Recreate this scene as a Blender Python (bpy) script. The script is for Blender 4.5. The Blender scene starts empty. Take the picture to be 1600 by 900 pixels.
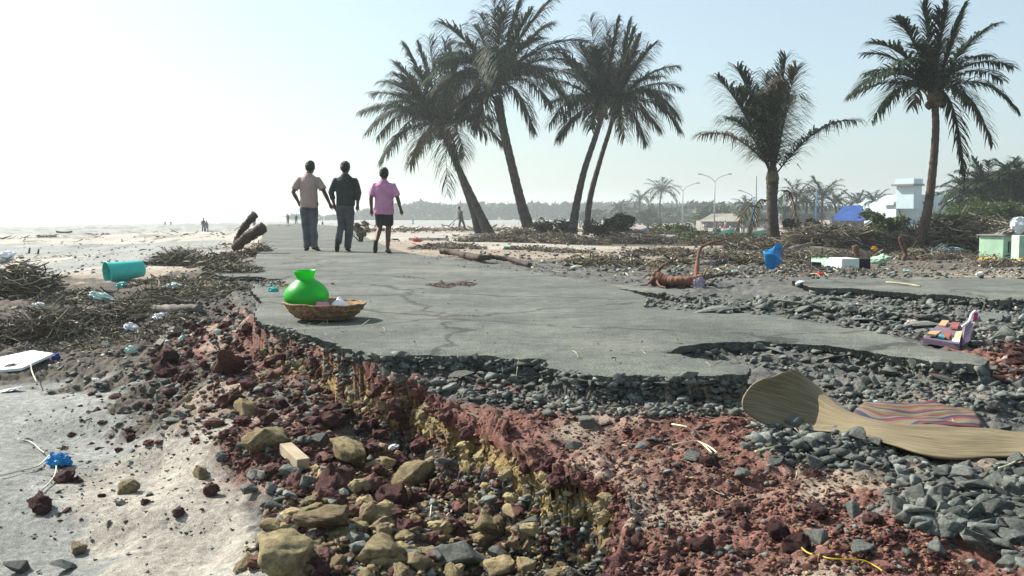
import bpy, math, random
import numpy as np
from mathutils import Vector, Matrix, noise as mnoise
R = math.radians
rnd = random.Random(7)
nr = np.random.RandomState(11)
C = bpy.context.scene.collection
SC = bpy.context.scene
# ---------------------------------------------------------------- camera, sky, sun, exposure
F = 1500.0; HZ = 337.0; CAMZ = 0.7
PITCH = math.atan((450 - HZ) / F)
cam = bpy.data.cameras.new('camera'); camo = bpy.data.objects.new('camera', cam); C.objects.link(camo)
cam.lens = 36 * F / 1600; cam.sensor_width = 36; cam.clip_start = 0.05; cam.clip_end = 6000
camo.location = (0, 0, CAMZ); camo.rotation_euler = (math.pi / 2 - PITCH, 0, 0)
SC.camera = camo
SUN_EL = 39.0; SUN_AZ = -58.0            # azimuth measured clockwise from +Y
w = bpy.data.worlds.new('World'); SC.world = w; w.use_nodes = True
nt = w.node_tree; nt.nodes.clear()
sky = nt.nodes.new('ShaderNodeTexSky'); sky.sky_type = 'NISHITA'; sky.sun_disc = False
sky.sun_elevation = R(SUN_EL); sky.sun_rotation = R(SUN_AZ)
sky.air_density = 1.0; sky.dust_density = 2.2; sky.ozone_density = 1.0; sky.altitude = 0
tint = nt.nodes.new('ShaderNodeMixRGB'); tint.blend_type = 'MULTIPLY'; tint.inputs[0].default_value = 1
tint.inputs[2].default_value = (0.94, 1.05, 1.04, 1)
bg = nt.nodes.new('ShaderNodeBackground'); bg.inputs[1].default_value = 0.084
out = nt.nodes.new('ShaderNodeOutputWorld')
nt.links.new(sky.outputs[0], tint.inputs[1]); air = nt.nodes.new('ShaderNodeMixRGB'); air.inputs[0].default_value = .40; air.inputs[2].default_value = (4.15, 5.05, 5.4, 1)
nt.links.new(tint.outputs[0], air.inputs[1]); nt.links.new(air.outputs[0], bg.inputs[0]); nt.links.new(bg.outputs[0], out.inputs[0])
sl = bpy.data.lights.new('sun', 'SUN'); sl.energy = 5.0; sl.angle = R(0.5); sl.color = (1.0, 0.95, 0.86)
so = bpy.data.objects.new('sun', sl); C.objects.link(so)
sd_ = Vector((math.sin(R(SUN_AZ)) * math.cos(R(SUN_EL)), math.cos(R(SUN_AZ)) * math.cos(R(SUN_EL)), math.sin(R(SUN_EL))))
so.rotation_euler = sd_.to_track_quat('Z', 'Y').to_euler(); so.location = (-20, 5, 30)
SC.view_settings.view_transform = 'Standard'; SC.view_settings.look = 'None'
SC.view_settings.exposure = 1.02; SC.view_settings.gamma = 1.0
SC.view_settings.use_curve_mapping = False
SC.cycles.volume_step_rate = 1.0; SC.cycles.volume_bounces = 0; SC.cycles.max_bounces = 6
SC.cycles.transparent_max_bounces = 12

# ---------------------------------------------------------------- pixel <-> world helpers
cp_, sp_ = math.cos(PITCH), math.sin(PITCH)
def ray(u, v):
    cx = (u - 800) / F; cy = (450 - v) / F
    return Vector((cx, cp_ + cy * sp_, -sp_ + cy * cp_))
def at(u, v, d):                       # the point of the line of sight that lies d metres down the road
    r = ray(u, v); r = r * (d / r.y); return Vector((r.x, r.y, r.z + CAMZ))
def onz(u, v, z):
    r = ray(u, v); k = (z - CAMZ) / r.z; return Vector((r.x * k, r.y * k, z))
def mpp(d): return d / F               # metres per photo pixel

# ---------------------------------------------------------------- numpy noise
def _h(ix, iy, s):
    n = (ix.astype(np.int64) * 374761393 + iy.astype(np.int64) * 668265263 + s * 974634777) & 0xffffffff
    n = ((n ^ (n >> 13)) * 1274126177) & 0xffffffff
    n = n ^ (n >> 16)
    return (n & 0xffffff) / float(0xffffff)
def vn(x, y, s=0):
    ix = np.floor(x); iy = np.floor(y); fx = x - ix; fy = y - iy
    fx = fx * fx * fx * (fx * (fx * 6 - 15) + 10); fy = fy * fy * fy * (fy * (fy * 6 - 15) + 10)
    a = _h(ix, iy, s); b = _h(ix + 1, iy, s); c = _h(ix, iy + 1, s); d = _h(ix + 1, iy + 1, s)
    return (a + (b - a) * fx) * (1 - fy) + (c + (d - c) * fx) * fy
def fbm(x, y, o=4, s=0, g=0.5):
    t = np.zeros_like(x); amp = 1.0; tot = 0
    for k in range(o):
        ca, sa = math.cos(1.1 * k + .3), math.sin(1.1 * k + .3)
        t += amp * (vn((x * ca - y * sa) * 2 ** k + 13.7 * k, (x * sa + y * ca) * 2 ** k - 7.1 * k, s + k) * 2 - 1); tot += amp; amp *= g
    return t / tot
def cell(x, y, s=0):                    # distance to the nearest scattered point, for lumps
    ix = np.floor(x); iy = np.floor(y); best = np.full(x.shape, 9.0)
    for dx in (-1, 0, 1):
        for dy in (-1, 0, 1):
            px = ix + dx + _h(ix + dx, iy + dy, s); py = iy + dy + _h(ix + dx, iy + dy, s + 5)
            best = np.minimum(best, (px - x) ** 2 + (py - y) ** 2)
    return np.sqrt(best)
def sstep(a, b, x):
    t = np.clip((x - a) / (b - a), 0, 1); return t * t * (3 - 2 * t)

# ---------------------------------------------------------------- terrain height
def pts3(L):
    o = []
    for t in L:
        if len(t) == 3: p = onz(*t); o.append((p.x, p.y, t[2]))
        else: p = at(t[0], 400, t[1]); o.append((p.x, t[1], t[2]))
    return np.array(o)
# (u, v, z) of the photo pixel and its height, or (u, depth, z, 0)
UP = pts3([(420,352,-.08),(560,357,-.1),(640,398,-.08),(700,410,-.08),(850,425,-.09),(960,445,-.1),(1100,480,-.1),(1250,500,-.1),
 (600,450,-.08),(500,500,-.08),(800,500,-.08),(1000,560,-.08),(1400,555,-.08),(1500,560,-.08),(1120,545,-.08),(1250,550,-.085),(1350,562,-.09),
 (600,572,-.09),(650,585,-.11),(760,585,-.10),(850,592,-.10),(900,612,-.11),(1050,622,-.11),(1160,610,-.10),(1400,590,-.10),(1560,610,-.12),(1590,540,-.12),
 (700,610,-.14),(760,660,-.16),(860,700,-.18),(1000,700,-.15),(1130,650,-.13),(1250,690,-.14),(1400,650,-.13),(1550,690,-.14),(1250,790,-.20),(1500,800,-.16),
 (1010,812,-.22),(1100,900,-.24),(1500,890,-.20),(980,940,-.26),(1500,1050,-.27),(1900,700,-.15),(1900,900,-.22),
 (1040,462,-.12),(1200,480,-.12),(1450,500,-.13),(1600,500,-.13),(1250,443,-.1),(1550,450,-.1),(1900,470,-.1),(1150,440,-.12),(1000,425,-.14),(1150,415,-.2),
 (750,392,-.12),(850,400,-.15),(950,395,-.25),(660,380,-.2),(1050,400,-.28),(1220,412,-.25),(1350,415,-.3),(1500,418,-.35),(1600,418,-.35),(1900,420,-.4),
 (760,50,-.24,0),(830,48,-.22,0),(905,46,-.36,0),(1208,33,-.38,0),(1430,28,-.6,0),(1580,28,-.5,0),(1000,45,-.5,0),(1100,42,-.5,0),(1350,40,-.8,0),(1550,45,-.7,0),
 (600,45,-.5,0),(680,50,-.4,0),(560,60,-.4,0),(520,80,-.35,0),(440,90,-.35,0),(640,80,-1.0,0),(800,90,-1.1,0),(1000,90,-1.4,0),(1200,80,-1.4,0),(1500,80,-1.3,0),
 (500,150,-1.0,0),(800,200,-1.2,0),(1200,200,-1.3,0),(1600,200,-1.3,0),(800,600,-1.2,0),(1400,600,-1.3,0),(400,600,-1.3,0),(2600,50,-.8,0),(2600,300,-1.2,0)])
LO = pts3([(400,360,-.22),(395,372,-.2),(385,362,-.4),(380,375,-.32),(355,370,-.55),(345,382,-.45),(370,392,-.18),(330,420,-.11),(400,440,-.1),(360,455,-.12),(370,480,-.14),(385,510,-.16),(430,540,-.18),(490,575,-.21),
 (330,500,-.2),(300,450,-.22),(260,415,-.27),(250,480,-.30),(300,560,-.31),(380,600,-.28),(200,440,-.33),(150,480,-.38),(150,540,-.42),(230,560,-.38),
 (60,470,-.48),(20,430,-.58),(50,600,-.5),(220,640,-.45),(340,650,-.38),(420,680,-.36),(520,640,-.32),(500,730,-.42),(600,700,-.44),(650,745,-.50),
 (100,700,-.56),(200,760,-.58),(330,760,-.52),(420,840,-.52),(100,860,-.66),(300,880,-.62),(560,820,-.46),(520,890,-.5),(640,880,-.5),(720,810,-.54),(800,860,-.58),(880,890,-.52),
 (715,735,-.52),(785,790,-.57),(855,840,-.60),(915,890,-.62),(800,1000,-.55),(400,1050,-.7),(0,1000,-.75),(-300,700,-.6),(-300,900,-.75),
 (150,425,-.58),(100,400,-.8),(0,400,-.85),(200,380,-.8),(320,380,-.62),(300,365,-.75),(0,370,-.95),(395,352,-.45),(-400,380,-1.0),(-300,480,-.65),
 (435,80,-.3,0),(300,100,-.95,0),(100,100,-1.0,0),(300,200,-1.1,0),(450,300,-1.2,0),(100,150,-1.15,0),(-300,60,-1.0,0),(450,600,-1.3,0)])
def idw(P, x, y, vals):
    a = x / y; b = np.log(y); pa = P[:, 0] / P[:, 1]; pb = np.log(P[:, 1])
    num = np.zeros(x.shape + (vals.shape[1],)); den = np.zeros(x.shape)
    for i in range(len(P)):
        wt = 1.0 / ((a - pa[i]) ** 2 + (b - pb[i]) ** 2 + 0.0006) ** 2
        den += wt
        for c in range(vals.shape[1]): num[..., c] += wt * vals[i, c]
    return num / den[..., None]
def poly_in(px, py, x, y):
    ins = np.zeros(x.shape, bool); j = len(px) - 1
    for i in range(len(px)):
        c = ((py[i] > y) != (py[j] > y)) & (x < (px[j] - px[i]) * (y - py[i]) / (py[j] - py[i] + 1e-12) + px[i])
        ins ^= c; j = i
    return ins
def poly_dist(px, py, x, y, closed=True):
    best = np.full(x.shape, 1e9); n = len(px)
    for i in range(n if closed else n - 1):
        k = (i + 1) % n; dx = px[k] - px[i]; dy = py[k] - py[i]; L = dx * dx + dy * dy + 1e-12
        t = np.clip(((x - px[i]) * dx + (y - py[i]) * dy) / L, 0, 1)
        best = np.minimum(best, (x - px[i] - t * dx) ** 2 + (y - py[i] - t * dy) ** 2)
    return np.sqrt(best)
def sdist(P, x, y):
    d = poly_dist(P[:, 0], P[:, 1], x, y); return np.where(poly_in(P[:, 0], P[:, 1], x, y), d, -d)
def pxpoly(L, z): return np.array([tuple(onz(u, v, z))[:2] for u, v in L])
SCARP = [(452,346,-.1),(424,352,-.08),(412,366,-.05),(408,385,-.05),(402,402,-.05),(396,425,-.05),(388,450,-.05),(392,480,-.05),(400,505,-.06),(450,520,-.06),(530,549,-.06),
 (590,580,-.09),(640,600,-.12),(700,626,-.15),(745,668,-.17),(850,716,-.19),(930,765,-.21),(992,812,-.225),(975,860,-.235),(958,905,-.25),(930,1010,-.27),(900,1250,-.3)]
sc = [tuple(onz(*t))[:2] for t in SCARP]
SCP = np.array(sc + [(0.1, 0.6), (40, 0.6), (900, 300), (900, 2500), (-60, 2500)])
ROAD = pxpoly([(418,351),(470,349),(530,353),(560,366),(612,388),(640,396),(700,404),(770,414),(840,425),(900,436),(960,446),(1040,474),(1100,482),(1170,489),(1250,498),(1330,508),(1390,523),
 (1425,534),(1460,546),(1505,549),(1545,560),(1530,570),(1460,563),(1400,553),(1330,545),(1280,537),(1200,531),(1150,532),(1100,535),(1060,542),(1045,550),(1075,558),(1140,566),(1172,574),
 (1168,582),(1110,588),(1050,588),(1000,586),(950,588),(900,581),(856,574),(850,562),(800,557),(740,554),(700,555),(640,551),(600,553),(560,549),(530,541),(490,524),(440,512),(400,501),
 (396,488),(410,470),(392,455),(398,444),(440,436),(398,432),(350,431),(322,424),(345,416),(395,410),(402,398),(406,380),(410,364)], 0)
SLAB2 = pxpoly([(1238,437),(1290,434),(1380,433),(1480,432),(1620,434),(1900,437),(1900,480),(1620,470),(1540,467),(1480,461),(1400,457),(1330,450),(1270,449)], -.03)
SLAB3 = pxpoly([(1180,463),(1215,460),(1290,468),(1390,478),(1475,487),(1490,492),(1440,492),(1340,484),(1260,474)], -.05)
SLAB4 = pxpoly([(905,436),(1010,443),(1060,452),(1090,462),(1060,462),(1000,452),(940,446)], -.06)
SLABS = [(ROAD, 0.0, .036), (SLAB2, -.03, .05), (SLAB3, -.055, .04), (SLAB4, -.07, .04)]
# what the ground is made of: 0 dry sand, 1 damp grey sand, 2 red laterite, 3 grey stone dust, 4 tan soil, 5 dark litter soil
SOILC = np.array([(.345,.315,.27),(.235,.24,.225),(.168,.078,.060),(.11,.108,.10),(.27,.215,.165),(.085,.070,.056)])
ZU = [(620,570,3),(760,585,3),(900,605,3),(1050,610,3),(1180,600,3),(1300,560,3),(1450,585,3),(1590,600,3),(1400,620,3),(1250,620,3),(1500,500,3),(1250,480,3),(1100,470,3),
 (700,650,2),(800,650,2),(930,655,4),(1000,660,2),(1090,650,4),(1000,700,2),(1120,690,2),(900,740,2),(1050,760,4),(1100,790,2),(1200,740,2),(1300,740,4),(1200,800,2),(1350,760,2),(1050,850,2),(1150,870,2),(1250,880,4),(1350,850,2),(1420,880,2),
 (1500,760,3),(1560,800,3),(1450,800,3),(1300,690,3),(1450,740,4),(1550,740,4),(1590,560,2),(1450,650,4),(1570,650,3),(1550,880,2),(1400,690,3),
 (700,400,4),(800,400,0),(950,410,4),(860,395,0),(1000,430,3),(1100,430,5),(1180,440,3),(1350,425,5),(1550,427,4),(1200,400,5),(1400,400,5),(1100,390,4),(700,385,4),(640,375,0),(780,375,0),
 (900,380,5),(1000,385,5),(1600,400,5),(1300,380,5),(620,360,0),(800,350,0),(1000,350,4),(1200,350,4),(1500,350,5),(500,345,1)]
ZL = [(340,650,4),(280,600,5),(400,560,2),(350,520,5),(440,600,2),(480,660,3),(520,620,2),(600,660,5),(420,700,2),(500,760,2),(560,740,5),(640,780,2),(700,820,5),(800,850,5),(860,880,5),(700,700,5),(800,760,5),(900,830,5),
 (560,850,5),(600,890,4),(450,780,3),(330,690,0),(250,700,0),(200,760,0),(320,780,0),(380,820,0),(250,820,0),(340,870,1),(150,640,1),(60,620,1),(100,680,1),(30,760,1),(100,800,1),(60,880,1),(200,880,1),(220,640,5),
 (150,560,5),(80,540,5),(230,540,5),(200,500,5),(280,480,5),(330,460,5),(60,500,5),(30,450,5),(300,420,4),(350,400,5),(220,440,4),(120,430,0),(60,400,0),(200,400,0),(150,380,1),(300,375,0),(100,365,0),(350,360,1),(30,420,1),(250,410,1)]
def soilw(Z, z, x, y, warp):
    P = np.array([tuple(onz(u, v, (z if v > 420 else -.5)))[:2] for u, v, k in Z]); V = np.zeros((len(Z), 6))
    for i, t in enumerate(Z): V[i, t[2]] = 1
    k = 1 + warp * .0
    W = idw(P, x * (1 + .12 * warp), y * (1 + .1 * np.roll(warp, 7, axis=0)), V) ** 2.5
    return W / W.sum(-1, keepdims=True)

def make_grid():
    rows = [1.5]
    while rows[-1] < 1400:
        y = rows[-1]; rows.append(y * (1.0030 if y < 8 else 1.006 if y < 16 else 1.012 if y < 60 else 1.035))
    cols = list(np.arange(-.63, .6301, .00165))
    L = [-6, -4, -2.8, -2.2, -1.8, -1.5, -1.35, -1.25, -1.17] + [-1.1 + .008 * i for i in range(59)]
    cols = L + cols + [-t for t in reversed(L)]
    return np.array(rows), np.array(cols)
ROWS, COLS = make_grid()
Y, A = np.meshgrid(ROWS, COLS, indexing='ij'); X = A * Y
near = 1 - sstep(12, 40, Y)
wx = fbm(X * 3, Y * 3, 4, 3) * near; wy = fbm(X * 3, Y * 3, 4, 9) * near
SD = sdist(SCP, X + wx * .10 + fbm(X * 7, Y * 7, 4, 21) * .030 * near, Y + wy * .10 + fbm(X * 7, Y * 7, 4, 27) * .030 * near)
U0 = idw(UP, X, Y, UP[:, 2:3])[..., 0]; L0 = idw(LO, X, Y, LO[:, 2:3])[..., 0]
wd = np.where(Y < 6.0, .085, .085 + (Y - 6.0) * .06)
T = sstep(-wd, .0, SD)
SU = soilw(ZU, -.14, X, Y, wx); SL = soilw(ZL, -.42, X, Y, wy)
S = SU * T[..., None] + SL * (1 - T[..., None])
S[(SD > -wd) & (SD < 0) & (Y < 8)] = np.array([0, 0, 1.0, 0, 0, 0])
Zg = L0 + (U0 - L0) * T
rough = S @ np.array([.012, .006, .028, .030, .018, .05])
rough = np.where((SD > -wd) & (SD < 0.02), .05, rough)
lump = 1 - cell(X * 9 + wx, Y * 9 + wy, 2); lump2 = 1 - cell(X * 22, Y * 22, 8)
fade1 = 1 - sstep(9, 20, Y); fade2 = 1 - sstep(4.5, 9, Y)
sandy = S[..., 0] + S[..., 1]
Zg += near * rough * fbm(X * 1.7, Y * 1.7, 3, 31) * 1.4 + fade1 * rough * (fbm(X * 7, Y * 7, 4, 33) * .9 + (lump - .5) * 1.1 * (1 - sandy * .8)) + fade2 * rough * (lump2 - .5) * .55 * (1 - sandy * .85)
Zg += fade2 * (S[..., 2] + S[..., 5]) * .010 * fbm(X * 45, Y * 45, 3, 71)
Zg += sandy * (.010 * fbm(X * .8, Y * 2.4, 3, 41) + .02 * fbm(X * .25, Y * .5, 3, 43) * near + .0035 * fade2 * fbm(X * 25, Y * 25, 3, 44))
Zg += sstep(20, 60, Y) * .10 * fbm(X * .08, Y * .06, 4, 51)
# tyre-like ridges running over the beach
Zg += sandy * (1 - T) * sstep(14, 20, Y) * .04 * np.clip(fbm(X * .35 + Y * .1, Y * .22 - X * .1, 3, 61) * 3, -1, 1)
# slabs rest on the ground
SLD = []
for P, zt, th in SLABS:
    Q = sdist(P, X + wx * .012 + fbm(X * 11, Y * 11, 4, 77, .65) * .034 * near, Y + wy * .012 + fbm(X * 12, Y * 12, 4, 79, .65) * .034 * near)
    SLD.append(Q)
    Zb = zt - th - .012
    k = sstep(-.26 - .012 * Y, -.01, Q) ** 1.3
    Zg = np.where(Q > -.0, Zb, Zg + (np.minimum(Zg, Zb) - Zg) * k)
# the sea cuts in on the left
coast = -112 + 10 * fbm(Y * .006, Y * 0 + 2., 3, 91)
Zg = Zg - sstep(0, 60, coast - X) * 4.5 - sstep(-40, 0, coast - X) * .55
ZS = Zg.copy()
for Q, (P, zt, th) in zip(SLD, SLABS): ZS = np.where(Q > 0, zt, ZS)
# strata on the broken bank: red, then yellow sand, then dark clay
depthb = U0 - Zg + fbm(X * 5, Y * 5, 3, 55) * .018
face = ((SD > -wd - .05) & (SD < .015) & (Y < 7.5))
COL = (S[..., None] * SOILC).sum(-2)
red = np.array((.125,.045,.036)); yel = np.array((.27,.19,.075)); drk = np.array((.045,.038,.034))
ys = np.clip(.05 + fbm(X * 2, Y * 2, 2, 56) * .025 + .03 * sstep(3.9, 4.6, Y), .02, .2)
k1 = sstep(-.012, .012, depthb - ys)[..., None]; k2 = sstep(-.012, .012, depthb - (ys + .13 + .03 * fbm(X * 6, Y * 6, 3, 57)))[..., None]
FC = (red * (1 - k1) + yel * k1) * (1 - k2) + drk * k2
fm = (face & (depthb > .01)).astype(float)[..., None] * (1 - sstep(5.6, 6.6, Y))[..., None]
COL = COL * (1 - fm) + FC * fm
# drying patches, trash stains, damp
COL *= (1 + .30 * fbm(X * 1.3, Y * 1.3, 4, 62) + .28 * near * fbm(X * 9, Y * 9, 3, 63))[..., None]
mix = sstep(.12, .5, fbm(X * 3.1, Y * 3.1, 4, 66))[..., None] * (S[..., 2] * (1 - fm[..., 0]))[..., None]
COL = COL * (1 - mix * .8) + np.array((.32,.24,.185)) * mix * .8
far = sstep(16, 26, Y) * sandy * (1 - T)
spk = sstep(.18, .42, fbm(X * .9, Y * .35, 4, 67)) * far
COL = COL * (1 - spk * .45)[..., None]
COL = np.clip(COL, .01, .8)
# ledges and overhangs on the steep faces
st = sstep(.3, 1.2, np.hypot(np.gradient(Zg, axis=0) / np.gradient(Y, axis=0), np.gradient(Zg, axis=1) / np.gradient(X, axis=1))) * (1 - sstep(7, 12, Y))
XG = X + st * (.030 * fbm(X * 4 + 3, Zg * 20 + Y * 3, 4, 101) + .012 * fbm(X * 30, Zg * 50, 2, 103)); YG = Y + st * (.030 * fbm(Y * 4 + 9, Zg * 20 + X * 3, 4, 105) + .012 * fbm(X * 33, Zg * 55, 2, 107))

def grid_mesh(name, X, Y, Z, keep=None, col=None):
    n, m = X.shape; idx = np.arange(n * m).reshape(n, m)
    q = np.stack([idx[:-1, :-1], idx[:-1, 1:], idx[1:, 1:], idx[1:, :-1]], -1).reshape(-1, 4)
    if keep is not None: q = q[keep.reshape(-1)]
    used, inv = np.unique(q, return_inverse=True); q = inv.reshape(-1, 4)
    V = np.stack([X, Y, Z], -1).reshape(-1, 3)[used]
    me = bpy.data.meshes.new(name); me.vertices.add(len(V)); me.vertices.foreach_set('co', V.reshape(-1))
    me.loops.add(len(q) * 4); me.loops.foreach_set('vertex_index', q.reshape(-1).astype(np.int32))
    me.polygons.add(len(q)); me.polygons.foreach_set('loop_start', np.arange(0, len(q) * 4, 4, dtype=np.int32))
    me.update(calc_edges=True); me.validate()
    if col is not None:
        ca = me.color_attributes.new('soil', 'FLOAT_COLOR', 'POINT')
        cc = np.concatenate([col.reshape(-1, 3), np.ones((col.shape[0] * col.shape[1], 1))], 1)[used]
        ca.data.foreach_set('color', cc.reshape(-1).astype(np.float32))
    me.polygons.foreach_set('use_smooth', np.ones(len(me.polygons), bool))
    return me, V, q
AC = COLS
def rowcol(u, v):
    r = ray(u, v); a = r.x / r.y; t = r.z / r.y
    j = np.searchsorted(AC, a) - 1; j = max(0, min(len(AC) - 2, j)); k = (a - AC[j]) / (AC[j + 1] - AC[j])
    return a, t, j, k
def G(u, v):                            # where the line of sight of a photo pixel meets the ground or the asphalt
    a, t, j, k = rowcol(u, v)
    prof = ZS[:, j] * (1 - k) + ZS[:, j + 1] * k; line = CAMZ + ROWS * t
    h = np.nonzero(prof >= line)[0]; i = h[0] if len(h) else len(ROWS) - 1
    y = ROWS[i]
    if i > 0:
        d0 = line[i - 1] - prof[i - 1]; d1 = line[i] - prof[i]; y = ROWS[i - 1] + (ROWS[i] - ROWS[i - 1]) * (d0 / (d0 - d1) if d0 != d1 else 0)
    return Vector((a * y, y, CAMZ + y * t))
def zat(x, y, top=True):
    a = x / y; j = max(0, min(len(AC) - 2, np.searchsorted(AC, a) - 1)); i = max(0, min(len(ROWS) - 2, np.searchsorted(ROWS, y) - 1))
    k = (a - AC[j]) / (AC[j + 1] - AC[j]); l = (y - ROWS[i]) / (ROWS[i + 1] - ROWS[i]); Z = ZS if top else Zg
    return float((Z[i, j] * (1 - k) + Z[i, j + 1] * k) * (1 - l) + (Z[i + 1, j] * (1 - k) + Z[i + 1, j + 1] * k) * l)

# ---------------------------------------------------------------- materials
MATS = {}
def M(name, c, rough=.85, c2=None, ns=6.0, var=.25, bump=.3, bs=30.0, isl=0.0, attr=None, trans=0.0, spec=.3, dist=.01, fine=0.0, fs=300.0):
    if name in MATS: return MATS[name]
    m = bpy.data.materials.new(name); m.use_nodes = True; n = m.node_tree; N = n.nodes; Lk = n.links.new
    b = N['Principled BSDF']; b.inputs['Roughness'].default_value = rough; b.inputs['Specular IOR Level'].default_value = spec
    tc = N.new('ShaderNodeTexCoord'); geo = N.new('ShaderNodeNewGeometry')
    co = geo.outputs['Position'] if attr else tc.outputs['Object']
    n1 = N.new('ShaderNodeTexNoise'); n1.inputs['Scale'].default_value = ns; n1.inputs['Detail'].default_value = 6; n1.inputs['Roughness'].default_value = .62; Lk(co, n1.inputs['Vector'])
    ramp = N.new('ShaderNodeValToRGB'); ramp.color_ramp.elements[0].position = .36; ramp.color_ramp.elements[1].position = .66
    d = c2 if c2 else tuple(x * (1 - var) for x in c); e = c if c2 else tuple(min(.9, x * (1 + var)) for x in c)
    if attr: d = (1 - var,) * 3; e = (1 + var,) * 3
    ramp.color_ramp.elements[0].color = (*d, 1); ramp.color_ramp.elements[1].color = (*e, 1); Lk(n1.outputs[0], ramp.inputs[0])
    col = ramp.outputs[0]
    if attr:
        at_ = N.new('ShaderNodeAttribute'); at_.attribute_name = attr
        mx = N.new('ShaderNodeMixRGB'); mx.blend_type = 'MULTIPLY'; mx.inputs[0].default_value = 1; Lk(at_.outputs['Color'], mx.inputs[1]); Lk(col, mx.inputs[2]); col = mx.outputs[0]
    if fine:
        n3 = N.new('ShaderNodeTexNoise'); n3.inputs['Scale'].default_value = fs; n3.inputs['Detail'].default_value = 3; Lk(co, n3.inputs['Vector'])
        r3 = N.new('ShaderNodeValToRGB'); r3.color_ramp.elements[0].position = .38; r3.color_ramp.elements[1].position = .62; r3.color_ramp.elements[0].color = (1 - fine,) * 3 + (1,); r3.color_ramp.elements[1].color = (1 + fine,) * 3 + (1,); Lk(n3.outputs[0], r3.inputs[0])
        m3 = N.new('ShaderNodeMixRGB'); m3.blend_type = 'MULTIPLY'; m3.inputs[0].default_value = 1; Lk(col, m3.inputs[1]); Lk(r3.outputs[0], m3.inputs[2]); col = m3.outputs[0]
    if isl:
        hs = N.new('ShaderNodeHueSaturation'); mr = N.new('ShaderNodeMapRange'); mr.inputs[3].default_value = 1 - isl; mr.inputs[4].default_value = 1 + isl
        oi = N.new('ShaderNodeObjectInfo'); ad = N.new('ShaderNodeMath'); ad.operation = 'ADD'; fr = N.new('ShaderNodeMath'); fr.operation = 'FRACT'
        Lk(geo.outputs['Random Per Island'], ad.inputs[0]); Lk(oi.outputs['Random'], ad.inputs[1]); Lk(ad.outputs[0], fr.inputs[0]); Lk(fr.outputs[0], mr.inputs[0])
        Lk(mr.outputs[0], hs.inputs['Value']); Lk(col, hs.inputs['Color']); col = hs.outputs[0]
        mh = N.new('ShaderNodeMapRange'); mh.inputs[3].default_value = .5 - .04 * isl; mh.inputs[4].default_value = .5 + .04 * isl; Lk(fr.outputs[0], mh.inputs[0]); Lk(mh.outputs[0], hs.inputs['Hue'])
    Lk(col, b.inputs['Base Color'])
    if bump:
        n2 = N.new('ShaderNodeTexNoise'); n2.inputs['Scale'].default_value = bs; n2.inputs['Detail'].default_value = 8; n2.inputs['Roughness'].default_value = .68; Lk(co, n2.inputs['Vector'])
        bp = N.new('ShaderNodeBump'); bp.inputs['Strength'].default_value = bump; bp.inputs['Distance'].default_value = dist; Lk(n2.outputs[0], bp.inputs['Height']); Lk(bp.outputs[0], b.inputs['Normal'])
    if trans:
        o = N['Material Output']; tr = N.new('ShaderNodeBsdfTranslucent'); mxs = N.new('ShaderNodeMixShader'); mxs.inputs[0].default_value = trans
        Lk(col, tr.inputs[0]); Lk(b.outputs[0], mxs.inputs[1]); Lk(tr.outputs[0], mxs.inputs[2]); Lk(mxs.outputs[0], o.inputs[0])
    m['nodes'] = 1
    MATS[name] = m; return m
m_ground = M('ground soil', (1,1,1), .92, var=.30, ns=30, bump=.9, bs=95, attr='soil', dist=.014, fine=.25, fs=170)
m_asph = M('asphalt', (.138,.147,.126), .92, c2=(.078,.086,.076), ns=1.3, bump=.9, bs=110, dist=.007, fine=.42, fs=95)
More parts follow.
